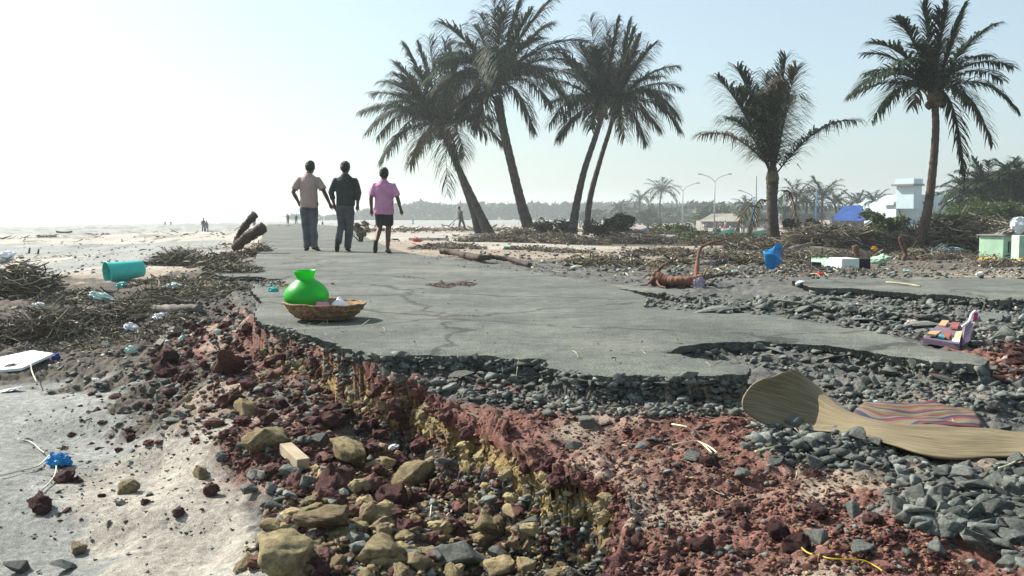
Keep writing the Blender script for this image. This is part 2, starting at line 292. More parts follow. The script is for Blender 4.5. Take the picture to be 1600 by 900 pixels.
def wear(m, dust, crack_scale):         # wind blown sand and hairline cracks worked into the asphalt
    n = m.node_tree; N = n.nodes; Lk = n.links.new; b = N['Principled BSDF']; src = b.inputs['Base Color'].links[0].from_socket; tc = N.new('ShaderNodeTexCoord')
    a = N.new('ShaderNodeTexNoise'); a.inputs['Scale'].default_value = .55; a.inputs['Detail'].default_value = 9; a.inputs['Roughness'].default_value = .68; Lk(tc.outputs['Object'], a.inputs[0])
    r = N.new('ShaderNodeValToRGB'); r.color_ramp.elements[0].position = .50; r.color_ramp.elements[1].position = .72; r.color_ramp.elements[1].color = (.75,) * 3 + (1,); Lk(a.outputs[0], r.inputs[0])
    x = N.new('ShaderNodeMixRGB'); x.inputs[2].default_value = (*dust, 1); Lk(r.outputs[0], x.inputs[0]); Lk(src, x.inputs[1])
    d = N.new('ShaderNodeTexNoise'); d.inputs['Scale'].default_value = 3; d.inputs['Detail'].default_value = 5; Lk(tc.outputs['Object'], d.inputs[0])
    v3 = N.new('ShaderNodeVectorMath'); v3.operation = 'MULTIPLY_ADD'; v3.inputs[1].default_value = (.5, .5, 0); Lk(d.outputs[1], v3.inputs[0]); Lk(tc.outputs['Object'], v3.inputs[2])
    v = N.new('ShaderNodeTexVoronoi'); v.feature = 'DISTANCE_TO_EDGE'; v.inputs['Scale'].default_value = crack_scale; Lk(v3.outputs[0], v.inputs['Vector'])
    c = N.new('ShaderNodeValToRGB'); c.color_ramp.elements[0].position = .004; c.color_ramp.elements[1].position = .012; c.color_ramp.elements[0].color = (.45,) * 3 + (1,); Lk(v.outputs['Distance'], c.inputs[0])
    g = N.new('ShaderNodeTexNoise'); g.inputs['Scale'].default_value = 9; g.inputs['Detail'].default_value = 6; g.inputs['Roughness'].default_value = .7; Lk(tc.outputs['Object'], g.inputs[0])
    gr = N.new('ShaderNodeValToRGB'); gr.color_ramp.elements[0].position = .30; gr.color_ramp.elements[1].position = .62; gr.color_ramp.elements[0].color = (.62,) * 3 + (1,); gr.color_ramp.elements[1].color = (1.08,) * 3 + (1,); Lk(g.outputs[0], gr.inputs[0])
    y = N.new('ShaderNodeMixRGB'); y.blend_type = 'MULTIPLY'; y.inputs[0].default_value = 1; Lk(x.outputs[0], y.inputs[1]); Lk(c.outputs[0], y.inputs[2])
    z = N.new('ShaderNodeMixRGB'); z.blend_type = 'MULTIPLY'; z.inputs[0].default_value = 1; Lk(y.outputs[0], z.inputs[1]); Lk(gr.outputs[0], z.inputs[2]); Lk(z.outputs[0], b.inputs['Base Color'])
wear(m_asph, (.235,.225,.185), .45)
m_grey = M('grey broken stone', (.18,.19,.168), .85, c2=(.072,.080,.072), ns=7, bump=.8, bs=55, isl=.45, dist=.012, fine=.2, fs=60)
m_red = M('red laterite clod', (.15,.062,.052), .95, c2=(.06,.030,.028), ns=10, bump=.9, bs=45, isl=.4, dist=.02)
m_yel = M('yellow sandstone clod', (.33,.265,.14), .95, c2=(.14,.105,.06), ns=6, bump=.8, bs=30, isl=.25, dist=.02)
m_wood = M('weathered wood', (.14,.105,.075), .85, c2=(.05,.038,.03), ns=5, bump=.6, bs=25, isl=.3)
m_twig = M('dry twigs', (.165,.135,.10), .9, c2=(.035,.028,.022), ns=1.2, bump=0, isl=.8)
m_straw = M('dry straw', (.30,.265,.185), .9, var=.3, bump=0, isl=.4)
m_darkleaf = M('withered leaves', (.07,.065,.035), .8, c2=(.03,.028,.018), bump=0, isl=.6, trans=.2)
m_green = M('green leaves', (.085,.12,.035), .6, c2=(.04,.065,.02), bump=0, isl=.5, trans=.3)
m_frond = M('palm leaflets', (.036,.058,.020), .6, c2=(.012,.020,.009), ns=1.5, bump=0, isl=.55, trans=.14, spec=.12)
m_frond_dry = M('dry palm leaflets', (.09,.075,.035), .6, c2=(.06,.05,.03), ns=1.5, bump=0, isl=.45, trans=.22)
m_rachis = M('palm rib', (.11,.10,.045), .6, bump=0)
m_trunk = M('palm bark', (.085,.072,.062), .9, c2=(.036,.031,.028), ns=4, bump=.8, bs=14, dist=.03)
m_trunk_red = M('reddish palm bark', (.13,.085,.068), .9, c2=(.055,.038,.033), ns=4, bump=.8, bs=14, dist=.03)
m_skin = M('brown skin', (.10,.052,.034), .55, var=.1, bump=0)
m_hair = M('black hair', (.012,.011,.011), .5, var=.3, bump=.6, bs=80)
m_white = M('white plastic', (.72,.74,.76), .5, var=.08, bump=.3, bs=12)
# ---------------------------------------------------------------- mesh building
def tag(o, label=None, cat=None, group=None, kind=None):
    if label: o['label'] = label
    if cat: o['category'] = cat
    if group: o['group'] = group
    if kind: o['kind'] = kind
    return o
def wloc(p):
    v = Vector((0, 0, 0))
    while p is not None: v += p.location; p = p.parent
    return v
def empty(name, loc, label, cat, group=None):
    o = bpy.data.objects.new(name, None); C.objects.link(o); o.location = loc; o.empty_display_size = .1
    return tag(o, label, cat, group)
class MB:
    def __init__(s): s.v = []; s.f = []
    def add(s, V, Fc):
        k = len(s.v); s.v.extend([tuple(p) for p in V]); s.f.extend([tuple(i + k for i in f) for f in Fc]); return s
    def box(s, c, d, rot=None, taper=1.0):
        c = Vector(c); V = []
        for z in (-.5, .5):
            for x, y in ((-.5, -.5), (.5, -.5), (.5, .5), (-.5, .5)):
                k = taper if z > 0 else 1
                p = Vector((x * d[0] * k, y * d[1] * k, z * d[2]))
                if rot is not None: p = rot @ p
                V.append(c + p)
        return s.add(V, [(3, 2, 1, 0), (4, 5, 6, 7), (0, 1, 5, 4), (1, 2, 6, 5), (2, 3, 7, 6), (3, 0, 4, 7)])
    def tube(s, P, Rr, n=6, cap=True, flat=1.0, up=Vector((0, 0, 1))):
        P = [Vector(p) for p in P]; V = []; k = len(P)
        if not hasattr(Rr, '__len__'): Rr = [Rr] * k
        prev = None
        for i in range(k):
            t = (P[min(i + 1, k - 1)] - P[max(i - 1, 0)]).normalized()
            if prev is None:
                a = t.cross(up);  a = t.cross(Vector((1, 0, 0))) if a.length < .05 else a
            else: a = prev - t * prev.dot(t)
            a.normalize(); prev = a; b = t.cross(a)
            r = Rr[i]; rx, ry = (r if hasattr(r, '__len__') else (r, r * flat))
            for j in range(n):
                q = 2 * math.pi * j / n; V.append(P[i] + a * math.cos(q) * rx + b * math.sin(q) * ry)
        Fc = [(i * n + j, i * n + (j + 1) % n, (i + 1) * n + (j + 1) % n, (i + 1) * n + j) for i in range(k - 1) for j in range(n)]
        if cap: Fc += [tuple(range(n))[::-1], tuple((k - 1) * n + j for j in range(n))]
        return s.add(V, Fc)
    def rings(s, Rg, n=16):             # (x, y, z, rx, ry) horizontal ellipses, capped
        V = []
        for x, y, z, rx, ry in Rg:
            for j in range(n):
                q = 2 * math.pi * j / n; V.append((x + math.cos(q) * rx, y + math.sin(q) * ry, z))
        k = len(Rg)
        Fc = [(i * n + j, i * n + (j + 1) % n, (i + 1) * n + (j + 1) % n, (i + 1) * n + j) for i in range(k - 1) for j in range(n)]
        Fc += [tuple(range(n))[::-1], tuple((k - 1) * n + j for j in range(n))]
        return s.add(V, Fc)
    def lathe(s, prof, c, n=32, tilt=None, closed=False):
        V = []; c = Vector(c)
        for r, z in prof:
            for j in range(n):
                q = 2 * math.pi * j / n; p = Vector((math.cos(q) * r, math.sin(q) * r, z)); V.append(c + (tilt @ p if tilt is not None else p))
        k = len(prof)
        return s.add(V, [(i * n + j, i * n + (j + 1) % n, (i + 1) * n + (j + 1) % n, (i + 1) * n + j) for i in range(k - 1) for j in range(n)])
    def quad(s, a, b, c, d): return s.add([a, b, c, d], [(0, 1, 2, 3)])
    def build(s, name, mat, parent=None, smooth=False, origin=None):
        o0 = wloc(parent) if parent else (Vector(origin) if origin is not None else Vector((0, 0, 0)))
        me = bpy.data.meshes.new(name); me.from_pydata([(x - o0.x, y - o0.y, z - o0.z) for x, y, z in s.v], [], s.f); me.update()
        me.materials.append(mat)
        if smooth: me.polygons.foreach_set('use_smooth', [True] * len(me.polygons))
        o = bpy.data.objects.new(name, me); C.objects.link(o)
        if parent: o.parent = parent
        elif origin is not None: o.location = o0
        return o
def apply_mods(o):
    dg = bpy.context.evaluated_depsgraph_get(); dg.update()
    me = bpy.data.meshes.new_from_object(o.evaluated_get(dg)); o.modifiers.clear(); old = o.data; o.data = me; bpy.data.meshes.remove(old); return o
def soften(o, bev=0, sub=0, disp=0, ds=1.0, remesh=0, sm=0, solid=0):
    if solid: m = o.modifiers.new('s', 'SOLIDIFY'); m.thickness = solid; m.offset = 0
    if bev: m = o.modifiers.new('b', 'BEVEL'); m.width = bev; m.segments = 2; m.limit_method = 'ANGLE'
    if remesh: m = o.modifiers.new('r', 'REMESH'); m.mode = 'VOXEL'; m.voxel_size = remesh; m.use_smooth_shade = True
    if sm: m = o.modifiers.new('m', 'SMOOTH'); m.factor = .5; m.iterations = sm
    if sub: m = o.modifiers.new('u', 'SUBSURF'); m.levels = sub; m.render_levels = sub
    apply_mods(o)
    if disp:
        V = np.empty(len(o.data.vertices) * 3); o.data.vertices.foreach_get('co', V); V = V.reshape(-1, 3)
        for i in range(len(V)):
            p = Vector(V[i]) * ds; V[i] += np.array(mnoise.noise_vector(p)) * disp
        o.data.vertices.foreach_set('co', V.reshape(-1)); o.data.update()
    return o
def copy_tree(o, parent=None):
    c = o.copy(); C.objects.link(c); c.parent = parent
    for ch in [x for x in bpy.data.objects if x.parent == o]: copy_tree(ch, c)
    return c
def kids(o): return [x for x in list(bpy.data.objects) if x.parent == o]
def bez(a, b, c, n):
    return [a * (1 - t) ** 2 + b * 2 * t * (1 - t) + c * t * t for t in [i / (n - 1) for i in range(n)]]
def spline(P, n):                       # Catmull-Rom through P
    P = [Vector(p) for p in P]; Q = [P[0] * 2 - P[1]] + P + [P[-1] * 2 - P[-2]]; o = []
    for i in range(1, len(Q) - 2):
        for k in range(n):
            t = k / n; a, b, c, d = Q[i - 1], Q[i], Q[i + 1], Q[i + 2]
            o.append(.5 * ((2 * b) + (c - a) * t + (2 * a - 5 * b + 4 * c - d) * t * t + (3 * b - a - 3 * c + d) * t ** 3))
    o.append(P[-1]); return o

# ---------------------------------------------------------------- the setting
me, _, _ = grid_mesh('ground', XG, YG, Zg, (np.abs(X[:-1, :-1]) < 1450) & (np.abs(X[1:, 1:]) < 1500), COL); me.materials.append(m_ground)
g = bpy.data.objects.new('ground', me); C.objects.link(g); tag(g, kind='structure')
def slab(name, k):
    P, zt, th = SLABS[k]; Q = SLD[k]
    qc = (Q[:-1, :-1] + Q[1:, 1:] + Q[:-1, 1:] + Q[1:, :-1]) / 4
    keep = qc > 0
    keep &= (Y[:-1, :-1] < 140)
    Zt = zt + .004 * near * fbm(X * .9, Y * .9, 2, 81) + .0016 * fade2 * fbm(X * 40, Y * 40, 2, 83) - .018 * sstep(.05, 0, Q) * near * np.clip(fbm(X * 5, Y * 5, 2, 85) + .1, 0, 1)
    me, V, q = grid_mesh(name, X, Y, Zt, keep)
    # skirt: find boundary edges and drop them
    E = {}
    for a in ((0, 1), (1, 2), (2, 3), (3, 0)):
        for x_, y_ in zip(q[:, a[0]].tolist(), q[:, a[1]].tolist()):
            key = (x_, y_) if x_ < y_ else (y_, x_); E[key] = None if key in E else (x_, y_)
    bd = [e for e in E.values() if e is not None]
    vb = sorted(set(i for e in bd for i in e)); mp = {v: i for i, v in enumerate(vb)}
    mb = MB(); n = len(vb)
    top = [tuple(V[i]) for i in vb]; bot = [(x, y, z - th) for x, y, z in top]
    mb.add(top + bot, [(mp[a], mp[a] + n, mp[b] + n, mp[b]) for a, b in bd])
    me.materials.append(m_asph)
    o = bpy.data.objects.new(name, me); C.objects.link(o); tag(o, kind='structure')
    sk = mb.build('road_edge', m_asph, o)
    return o
slab('road', 0); slab('road_slab', 1); slab('road_slab', 2); slab('road_slab', 3)
# sea and surf
m_sea = M('sea water', (.30,.36,.36), .25, c2=(.22,.29,.30), ns=.05, bump=.5, bs=.4, dist=.3)
sea = MB(); sea.quad((-4000, -200, -1.62), (-60, -200, -1.62), (-60, 1380, -1.62), (-4000, 1380, -1.62))
# (kept inside the haze box below)
sea = MB(); sea.quad((-1350, -200, -1.62), (-95, -200, -1.62), (-95, 1380, -1.62), (-1350, 1380, -1.62))
tag(sea.build('sea', m_sea), kind='structure')
m_foam = M('sea foam', (.85,.87,.87), .6, c2=(.6,.66,.67), ns=.3, bump=0)
def surf(xo, wd_, z, seed):
    mb = MB(); P = []
    ys_ = [20 + i * 9 for i in range(140)]
    for y in ys_:
        c = -112 + 10 * float(fbm(np.array([y * .006]), np.array([2.]), 3, 91)[0])
        n1 = float(fbm(np.array([y * .03]), np.array([seed * 3.1]), 3, seed)[0]); n2 = float(fbm(np.array([y * .05]), np.array([seed * 7.]), 3, seed + 4)[0])
        P.append((c - xo + 9 * n1, max(.4, wd_ * (1 + n2 * 2.2)), y))
    V = []
    for x, wq, y in P: V += [(x - wq, y, z), (x, y, z + .35), (x + wq, y, z)]
    Fc = [(i * 3 + j, i * 3 + j + 1, i * 3 + j + 4, i * 3 + j + 3) for i in range(len(P) - 1) for j in (0, 1)]
    mb.add(V, Fc); return mb
for k, (xo, wq) in enumerate(((24, 5), (48, 6), (85, 7), (140, 8), (220, 9))):
    o = surf(xo, wq, -1.60, 5 + k).build('sea_surf', m_foam); tag(o, kind='structure')
# the hazy sea air
hz = MB(); hz.box((0, 600, 8.0), (3200, 1720, 34)); ho = hz.build('haze', bpy.data.materials.new('haze'))
hm = ho.data.materials[0]; hm.use_nodes = True; hn = hm.node_tree; hn.nodes.remove(hn.nodes['Principled BSDF'])
pv = hn.nodes.new('ShaderNodeVolumePrincipled'); pv.inputs['Color'].default_value = (.90, .96, .97, 1); pv.inputs['Density'].default_value = .0010; pv.inputs['Anisotropy'].default_value = .35
hn.links.new(pv.outputs[0], hn.nodes['Material Output'].inputs['Volume'])
tag(ho, kind='stuff')

# ---------------------------------------------------------------- rocks
import bmesh
def rock_proto(kind, seed):
    r = random.Random(seed); bm = bmesh.new()
    n = 9 if kind == 'grey' else 22
    for i in range(n):
        p = Vector((r.gauss(0, 1), r.gauss(0, 1), r.gauss(0, 1))).normalized()
        k = r.uniform(.72, 1.0) if kind == 'grey' else r.uniform(.8, 1.0)
        bm.verts.new((p.x * k, p.y * k * r.uniform(.7, .95), p.z * k * (.62 if kind == 'grey' else .66)))
    bmesh.ops.convex_hull(bm, input=bm.verts); bmesh.ops.delete(bm, geom=[v for v in bm.verts if not v.link_faces], context='VERTS')
    if kind == 'grey':
        bmesh.ops.bevel(bm, geom=bm.edges[:], offset=.045, segments=1, affect='EDGES')
        bmesh.ops.triangulate(bm, faces=bm.faces[:]); bmesh.ops.subdivide_edges(bm, edges=bm.edges[:], cuts=1, use_grid_fill=True)
        for v in bm.verts: v.co += mnoise.noise_vector(v.co * 2.6 + Vector((seed, 0, 0))) * .07
    else:
        bmesh.ops.triangulate(bm, faces=bm.faces[:])
        bmesh.ops.subdivide_edges(bm, edges=bm.edges[:], cuts=2, use_grid_fill=True); bmesh.ops.subdivide_edges(bm, edges=bm.edges[:], cuts=1, use_grid_fill=True)
        amp = .20 if kind == 'red' else .10
        for v in bm.verts: v.co += mnoise.noise_vector(v.co * 2.3 + Vector((seed, 0, 0))) * amp + mnoise.noise_vector(v.co * 6 + Vector((0, seed, 0))) * amp * .55
    me = bpy.data.meshes.new('stone'); bm.to_mesh(me); bm.free()
    me.polygons.foreach_set('use_smooth', [kind != 'grey'] * len(me.polygons))
    me.materials.append({'grey': m_grey, 'red': m_red, 'yel': m_yel}[kind]); return me
PROTO = {k: [rock_proto(k, 17 * i + 3) for i in range(n)] for k, n in (('grey', 12), ('red', 9), ('yel', 8))}
def inpoly(poly):
    px = [p[0] for p in poly]; py = [p[1] for p in poly]
    while True:
        u = rnd.uniform(min(px), max(px)); v = rnd.uniform(min(py), max(py))
        if poly_in(np.array(px, float), np.array(py, float), np.array([u]), np.array([v]))[0]: return u, v
NM = {'grey': ('stone', 'stone'), 'red': ('earth_clod', 'earth clod'), 'yel': ('sandstone_block', 'rubble block')}
def rock(kind, p, size, label, group=None, sink=.2, sq=None, rot=None):
    o = bpy.data.objects.new(NM[kind][0], rnd.choice(PROTO[kind])); C.objects.link(o)
    s = size / 2; o.scale = sq and tuple(s * q for q in sq) or (s * rnd.uniform(.85, 1.25), s * rnd.uniform(.8, 1.1), s * rnd.uniform(.75, 1.15))
    o.rotation_euler = rot or (rnd.gauss(0, .35), rnd.gauss(0, .35), rnd.uniform(0, 6.28))
    o.location = (p.x, p.y, p.z + s * (.62 - sink * 2) * .8)
    return tag(o, label, NM[kind][1], group)
placed = []
def field(kind, poly, n, smin, smax, label, group, sink=.2, off=0.0):
    k = 0; tries = 0
    while k < n and tries < n * 12:
        tries += 1
        u, v = inpoly(poly); p = G(u, v)
        s = smin + (smax - smin) * rnd.random() ** 1.8
        if any((p.x - q[0]) ** 2 + (p.y - q[1]) ** 2 < ((.30 if kind == 'grey' else .38) * (s + q[2])) ** 2 for q in placed[-260:]): continue
        if p.z > -.005 and p.y < 20: continue
        placed.append((p.x, p.y, s)); p.z += off; rock(kind, p, s, label, group, sink + rnd.uniform(-.06, .2)); k += 1
ZG = [
 ([(540,552),(700,560),(850,566),(860,582),(950,592),(1160,590),(1165,612),(1000,625),(850,612),(700,590),(560,572)], 66, .06, .13, 'angular grey stone in the layer exposed below the near asphalt edge', 'grey stones under the near asphalt edge'),
 ([(640,590),(850,620),(1000,628),(1160,618),(1150,650),(1000,655),(850,645),(700,620)], 18, .05, .11, 'grey stone lying loose just in front of the stone layer of the road', 'grey stones spilled before the road edge'),
 ([(1075,548),(1200,538),(1330,552),(1530,577),(1600,592),(1600,640),(1420,640),(1330,640),(1270,595),(1200,575),(1120,562)], 46, .06, .13, 'grey broken stone in the rubble between the road tongue and the mats', 'grey stones between road tongue and mats'),
 ([(1165,662),(1330,680),(1400,705),(1400,735),(1230,728),(1170,700)], 22, .06, .13, 'grey stone in the heap in front of the curled straw mat', 'grey stones before the curled mat'),
 ([(1390,735),(1600,725),(1600,890),(1540,850),(1450,835),(1395,800)], 38, .08, .17, 'grey stone bedded in the patch at the near right corner', 'grey stones in the near right corner'),
 ([(1010,470),(1190,470),(1300,455),(1600,476),(1600,535),(1560,550),(1480,540),(1400,520),(1250,495),(1100,480)], 32, .09, .17, 'grey stone in the rubble strip between the two asphalt pieces', 'grey stones between the asphalt pieces'),
]
for poly, n, a, b, lab, grp in ZG: field('grey', poly, n, a, b, lab, grp)
field('grey', [(330,432),(440,438),(455,446),(400,452),(330,450)], 7, .07, .12, 'dark grey stone under the broken left lip of the road', 'grey stones under the left road lip')
field('red', [(215,530),(330,490),(395,505),(470,540),(560,600),(640,680),(560,720),(480,700),(330,640),(240,600)], 60, .06, .2, 'reddish brown earth clod on the slope below the left road edge', 'red clods on the left slope')
field('red', [(470,640),(640,690),(700,760),(660,820),(560,800),(440,760),(400,690)], 45, .06, .16, 'crumbly dark red earth clod at the foot of the broken bank', 'red clods at the foot of the bank')
field('red', [(250,500),(380,470),(395,500),(300,560),(220,580)], 22, .06, .15, 'purplish earth clod high on the left slope beside the litter', 'purplish clods beside the litter')
field('yel', [(380,860),(430,790),(560,700),(700,740),(900,850),(950,899),(380,899)], 34, .09, .2, 'yellowish rubble block at the bottom of the broken bank', 'yellow blocks below the bank', .3)
field('yel', [(380,600),(480,560),(560,600),(640,690),(560,700),(440,680)], 12, .06, .14, 'yellowish lump of sandstone among the red clods below the pot', 'yellow lumps below the pot')
field('grey', [(300,560),(440,560),(520,620),(620,680),(600,720),(420,700),(280,640)], 16, .05, .1, 'grey stone scattered down the left slope among red clods', 'grey stones down the left slope')
field('grey', [(640,760),(900,790),(950,899),(640,899)], 13, .07, .2, 'dark stone in the pit below the yellow layer of the bank', 'dark stones in the pit')
field('red', [(60,640),(240,600),(330,700),(260,790),(100,800)], 16, .04, .12, 'small red clod strewn over the sand left of the slope', 'red clods strewn on the sand')
field('grey', [(20,640),(240,590),(340,690),(280,800),(60,860)], 14, .04, .09, 'grey stone strewn over the sand left of the slope', 'grey stones strewn on the sand')
field('red', [(960,640),(1160,660),(1380,780),(1420,899),(1000,899)], 24, .04, .1, 'rust red clod lying on the red soil', 'rust red clods on the red soil')
# single stones and clods that the photo shows one by one: kind, u, v, width in photo pixels, label
for kind, u, v, wpx, lab in [
 ('grey',1278,850,62,'large angular grey stone standing on the red soil nearest the bottom right'),
 ('grey',1345,862,50,'dark blocky stone right of the large angular grey stone'),
 ('grey',1470,866,58,'light faced angular stone at the edge of the near right stone patch'),
 ('grey',1527,862,74,'broad wedge shaped stone right of the light faced angular stone'),
 ('grey',1335,806,50,'blocky grey stone alone between the large angular stone and the mat'),
 ('grey',1578,888,62,'greenish grey stone cut off by the lower right corner'),
 ('grey',1003,702,42,'dark cube like stone in the middle of the red soil'),
 ('grey',897,703,36,'small grey stone left of the dark cube like stone'),
 ('grey',920,664,40,'rounded grey stone at the rim of the stone layer'),
 ('grey',1082,722,48,'flat grey stone with pale stalks lying over it'),
 ('grey',1152,748,46,'green grey stone beside the red crumbs before the mat'),
 ('grey',1573,676,34,'dark blocky stone behind the far mat at the right'),
 ('grey',1240,672,50,'grey block propping the curled mat'),
 ('red',1214,838,46,'rust brown clod left of the large angular grey stone'),
 ('grey',1122,556,30,'brownish stone in the notch of the road'),
 ('red',356,580,60,'big reddish clod half way down the left slope'),
 ('red',260,590,56,'dark red clod at the left end of the slope'),
 ('red',278,805,26,'small bright red clod alone on the pale sand'),
 ('red',66,795,44,'dark red clod near the blue scrap'),
 ('red',330,772,34,'dark clod standing on the sand between slope and small red clod'),
 ('yel',385,648,52,'yellow green rock on the left slope'),
 ('yel',315,745,40,'olive grey rock on the upper sand'),
 ('yel',122,862,44,'brown lumpy rock low on the damp sand'),
 ('grey',28,892,60,'dark flat rock at the lower left corner'),
 ('grey',100,892,54,'grey brown flat rock beside the dark flat rock'),
 ('yel',450,888,150,'very large yellow block lying at the bottom edge'),
 ('yel',505,826,120,'long yellow block above the very large one'),
 ('yel',600,875,110,'rough grey yellow boulder right of the large yellow block'),
 ('yel',545,718,80,'square yellow block with a crack below the bank'),
 ('grey',720,885,110,'large grey boulder at the bottom middle'),
 ('yel',770,830,66,'tan block in the pit left of the dark clay'),
 ('grey',830,840,80,'dark clay boulder in the pit'),
 ('yel',420,700,80,'yellow slab leaning on the sand slope'),
 ('yel',640,760,90,'tan boulder in the middle of the rubble below the bank'),
 ('grey',500,690,40,'greenish stone beside the pale wooden block'),
 ('red',520,770,90,'long dark red clod in the middle of the rubble'),
 ('red',610,790,70,'bright red clod above the grey yellow boulder'),
 ('grey',390,770,36,'dark grey stone where the rubble meets the sand'),
 ('yel',200,770,40,'sand coloured lump on the beach slope'),
 ('red',100,752,40,'dark clod under the blue scrap')]:
    p = G(u, v); sz = wpx * mpp(p.y) * (1.12 if kind == 'yel' and wpx > 60 else 1.1); flat = 'flat' in lab or 'long' in lab
    rock(kind, p, sz, lab, None, .12, (1.05, .9, .55) if flat else ((1.1, .85, .8) if wpx > 75 else None))
# the uncountable gravel, as single sheets of crumbs
def np_rocks(kind, cnt=5):
    L = []
    for i in range(cnt):
        r = random.Random(i * 7 + len(kind)); bm = bmesh.new()
        for k in range(8):
            p = Vector((r.gauss(0, 1), r.gauss(0, 1), r.gauss(0, 1))).normalized() * r.uniform(.7, 1.1); bm.verts.new((p.x, p.y * .85, p.z * .65))
        bmesh.ops.convex_hull(bm, input=bm.verts); bmesh.ops.delete(bm, geom=[v for v in bm.verts if not v.link_faces], context='VERTS')
        bmesh.ops.triangulate(bm, faces=bm.faces[:]); bm.verts.index_update()
        L.append((np.array([v.co[:] for v in bm.verts]), np.array([[v.index for v in f.verts] for f in bm.faces]))); bm.free()
    return L
CR = np_rocks('x', 7)
def crumbs(name, mat, zones, label=None, lib=None):
    Vs, Fs, off = [], [], 0
    for poly, n, a, b in zones:
        for _ in range(n):
            u, v = inpoly(poly); p = G(u, v)
            if p.y > 60: continue
            s = (a + (b - a) * rnd.random() ** 3.0) / 2; V, Fc = rnd.choice(lib or CR)
            e = Matrix.Rotation(rnd.uniform(0, 6.28), 3, 'Z') @ Matrix.Rotation(rnd.gauss(0, .5), 3, 'X')
            q = V @ np.array(e).T * s * np.array([rnd.uniform(.8, 1.3), rnd.uniform(.8, 1.2), rnd.uniform(.6, 1.1)]) + np.array([p.x, p.y, p.z + s * .25])
            Vs.append(q); Fs.append(Fc + off); off += len(V)
    V = np.concatenate(Vs); Fc = np.concatenate(Fs)
    me = bpy.data.meshes.new(name); me.vertices.add(len(V)); me.vertices.foreach_set('co', V.reshape(-1)); me.loops.add(len(Fc) * 3); me.loops.foreach_set('vertex_index', Fc.reshape(-1).astype(np.int32))
    me.polygons.add(len(Fc)); me.polygons.foreach_set('loop_start', np.arange(0, len(Fc) * 3, 3, dtype=np.int32)); me.update(calc_edges=True); me.materials.append(mat)
    o = bpy.data.objects.new(name, me); C.objects.link(o); return tag(o, label, kind='stuff')
crumbs('grey_gravel', m_grey, [(z[0], 520, .015, .06) for z in ZG] + [(z[0], 46, .05, .12) for z in ZG[:4]] + [(ZG[5][0], 60, .08, .17)] + [
 ([(560,560),(850,580),(1160,600),(1600,600),(1600,660),(1150,650),(850,650),(600,600)], 1500, .012, .07),
 ([(1000,460),(1600,470),(1600,560),(1250,500),(1000,480)], 1100, .03, .11), ([(1100,415),(1600,420),(1600,436),(1240,436),(1080,455),(1000,440)], 500, .03, .12),
 ([(300,560),(440,540),(700,700),(950,899),(380,899),(420,760),(280,640)], 1100, .012, .05), ([(1160,650),(1600,640),(1600,899),(960,899),(960,700)], 500, .012, .05),
 ([(250,420),(390,410),(395,520),(250,560)], 500, .02, .08), ([(640,390),(1000,430),(1000,445),(640,410)], 200, .02, .06),
 ([(392,436),(440,437),(450,448),(392,450)], 160, .02, .07), ([(390,500),(450,515),(540,552),(560,600),(440,560),(380,530)], 330, .02, .07)])
m_redg = M('red grit', (.185,.077,.057), .95, c2=(.068,.034,.029), ns=10, bump=0, isl=.75)
crumbs('red_grit', m_redg, [([(650,620),(1150,650),(1250,720),(1450,770),(1500,899),(960,899),(1000,812),(850,716)], 5200, .007, .032),
 ([(380,520),(560,570),(700,640),(720,780),(560,800),(400,760),(300,660),(250,580)], 3000, .01, .05), ([(1540,540),(1600,545),(1600,600),(1560,600)], 220, .02, .08),
 ([(640,760),(900,850),(700,880)], 300, .01, .04), ([(664,445),(690,441),(700,444),(722,439),(748,443),(735,449),(715,446),(702,451),(680,449)], 800, .008, .028), ([(612,433),(630,431),(645,433),(662,432),(650,436),(632,435)], 160, .01, .025), ([(60,700),(380,640),(360,830),(60,860)], 150, .008, .03)])
m_yg = M('yellow crumbs', (.27,.20,.10), .95, c2=(.13,.09,.05), ns=10, bump=0, isl=.4)
crumbs('yellow_crumbs', m_yg, [([(380,860),(450,760),(600,700),(760,760),(960,880),(950,899),(380,899)], 1500, .01, .06), ([(980,700),(1500,700),(1500,899),(980,899)], 900, .006, .022), ([(380,590),(520,560),(620,680),(440,720)], 400, .01, .05)])
crumbs('pale_litter', M('pale litter bits', (.40,.38,.33), .8, c2=(.16,.15,.13), bump=0, isl=.9), [([(0,450),(390,430),(390,560),(0,590)], 420, .015, .07), ([(700,392),(1600,400),(1600,432),(1000,432),(850,420)], 420, .03, .13), ([(1000,460),(1600,470),(1600,560),(1250,500)], 160, .02, .07), ([(0,362),(400,362),(400,420),(0,440)], 200, .04, .16)])
crumbs('dark_grit', m_grey, [([(700,392),(1600,400),(1600,432),(1000,432),(850,420)], 1300, .03, .17), ([(600,380),(1600,380),(1600,404),(640,392)], 400, .06, .25), ([(40,640),(360,640),(420,760),(60,800)], 320, .006, .035), ([(60,470),(390,440),(390,600),(100,620)], 500, .02, .09), ([(240,380),(400,375),(400,410),(250,420)], 200, .03, .14), ([(0,650),(360,650),(400,899),(0,899)], 260, .006, .03), ([(560,420),(1250,500),(1100,560),(600,540),(480,430)], 200, .006, .022), ([(650,700),(950,800),(950,899),(700,899)], 700, .01, .06), ([(0,370),(240,370),(240,420),(0,440)], 260, .04, .16), ([(100,355),(400,356),(400,372),(100,372)], 140, .06, .3)])

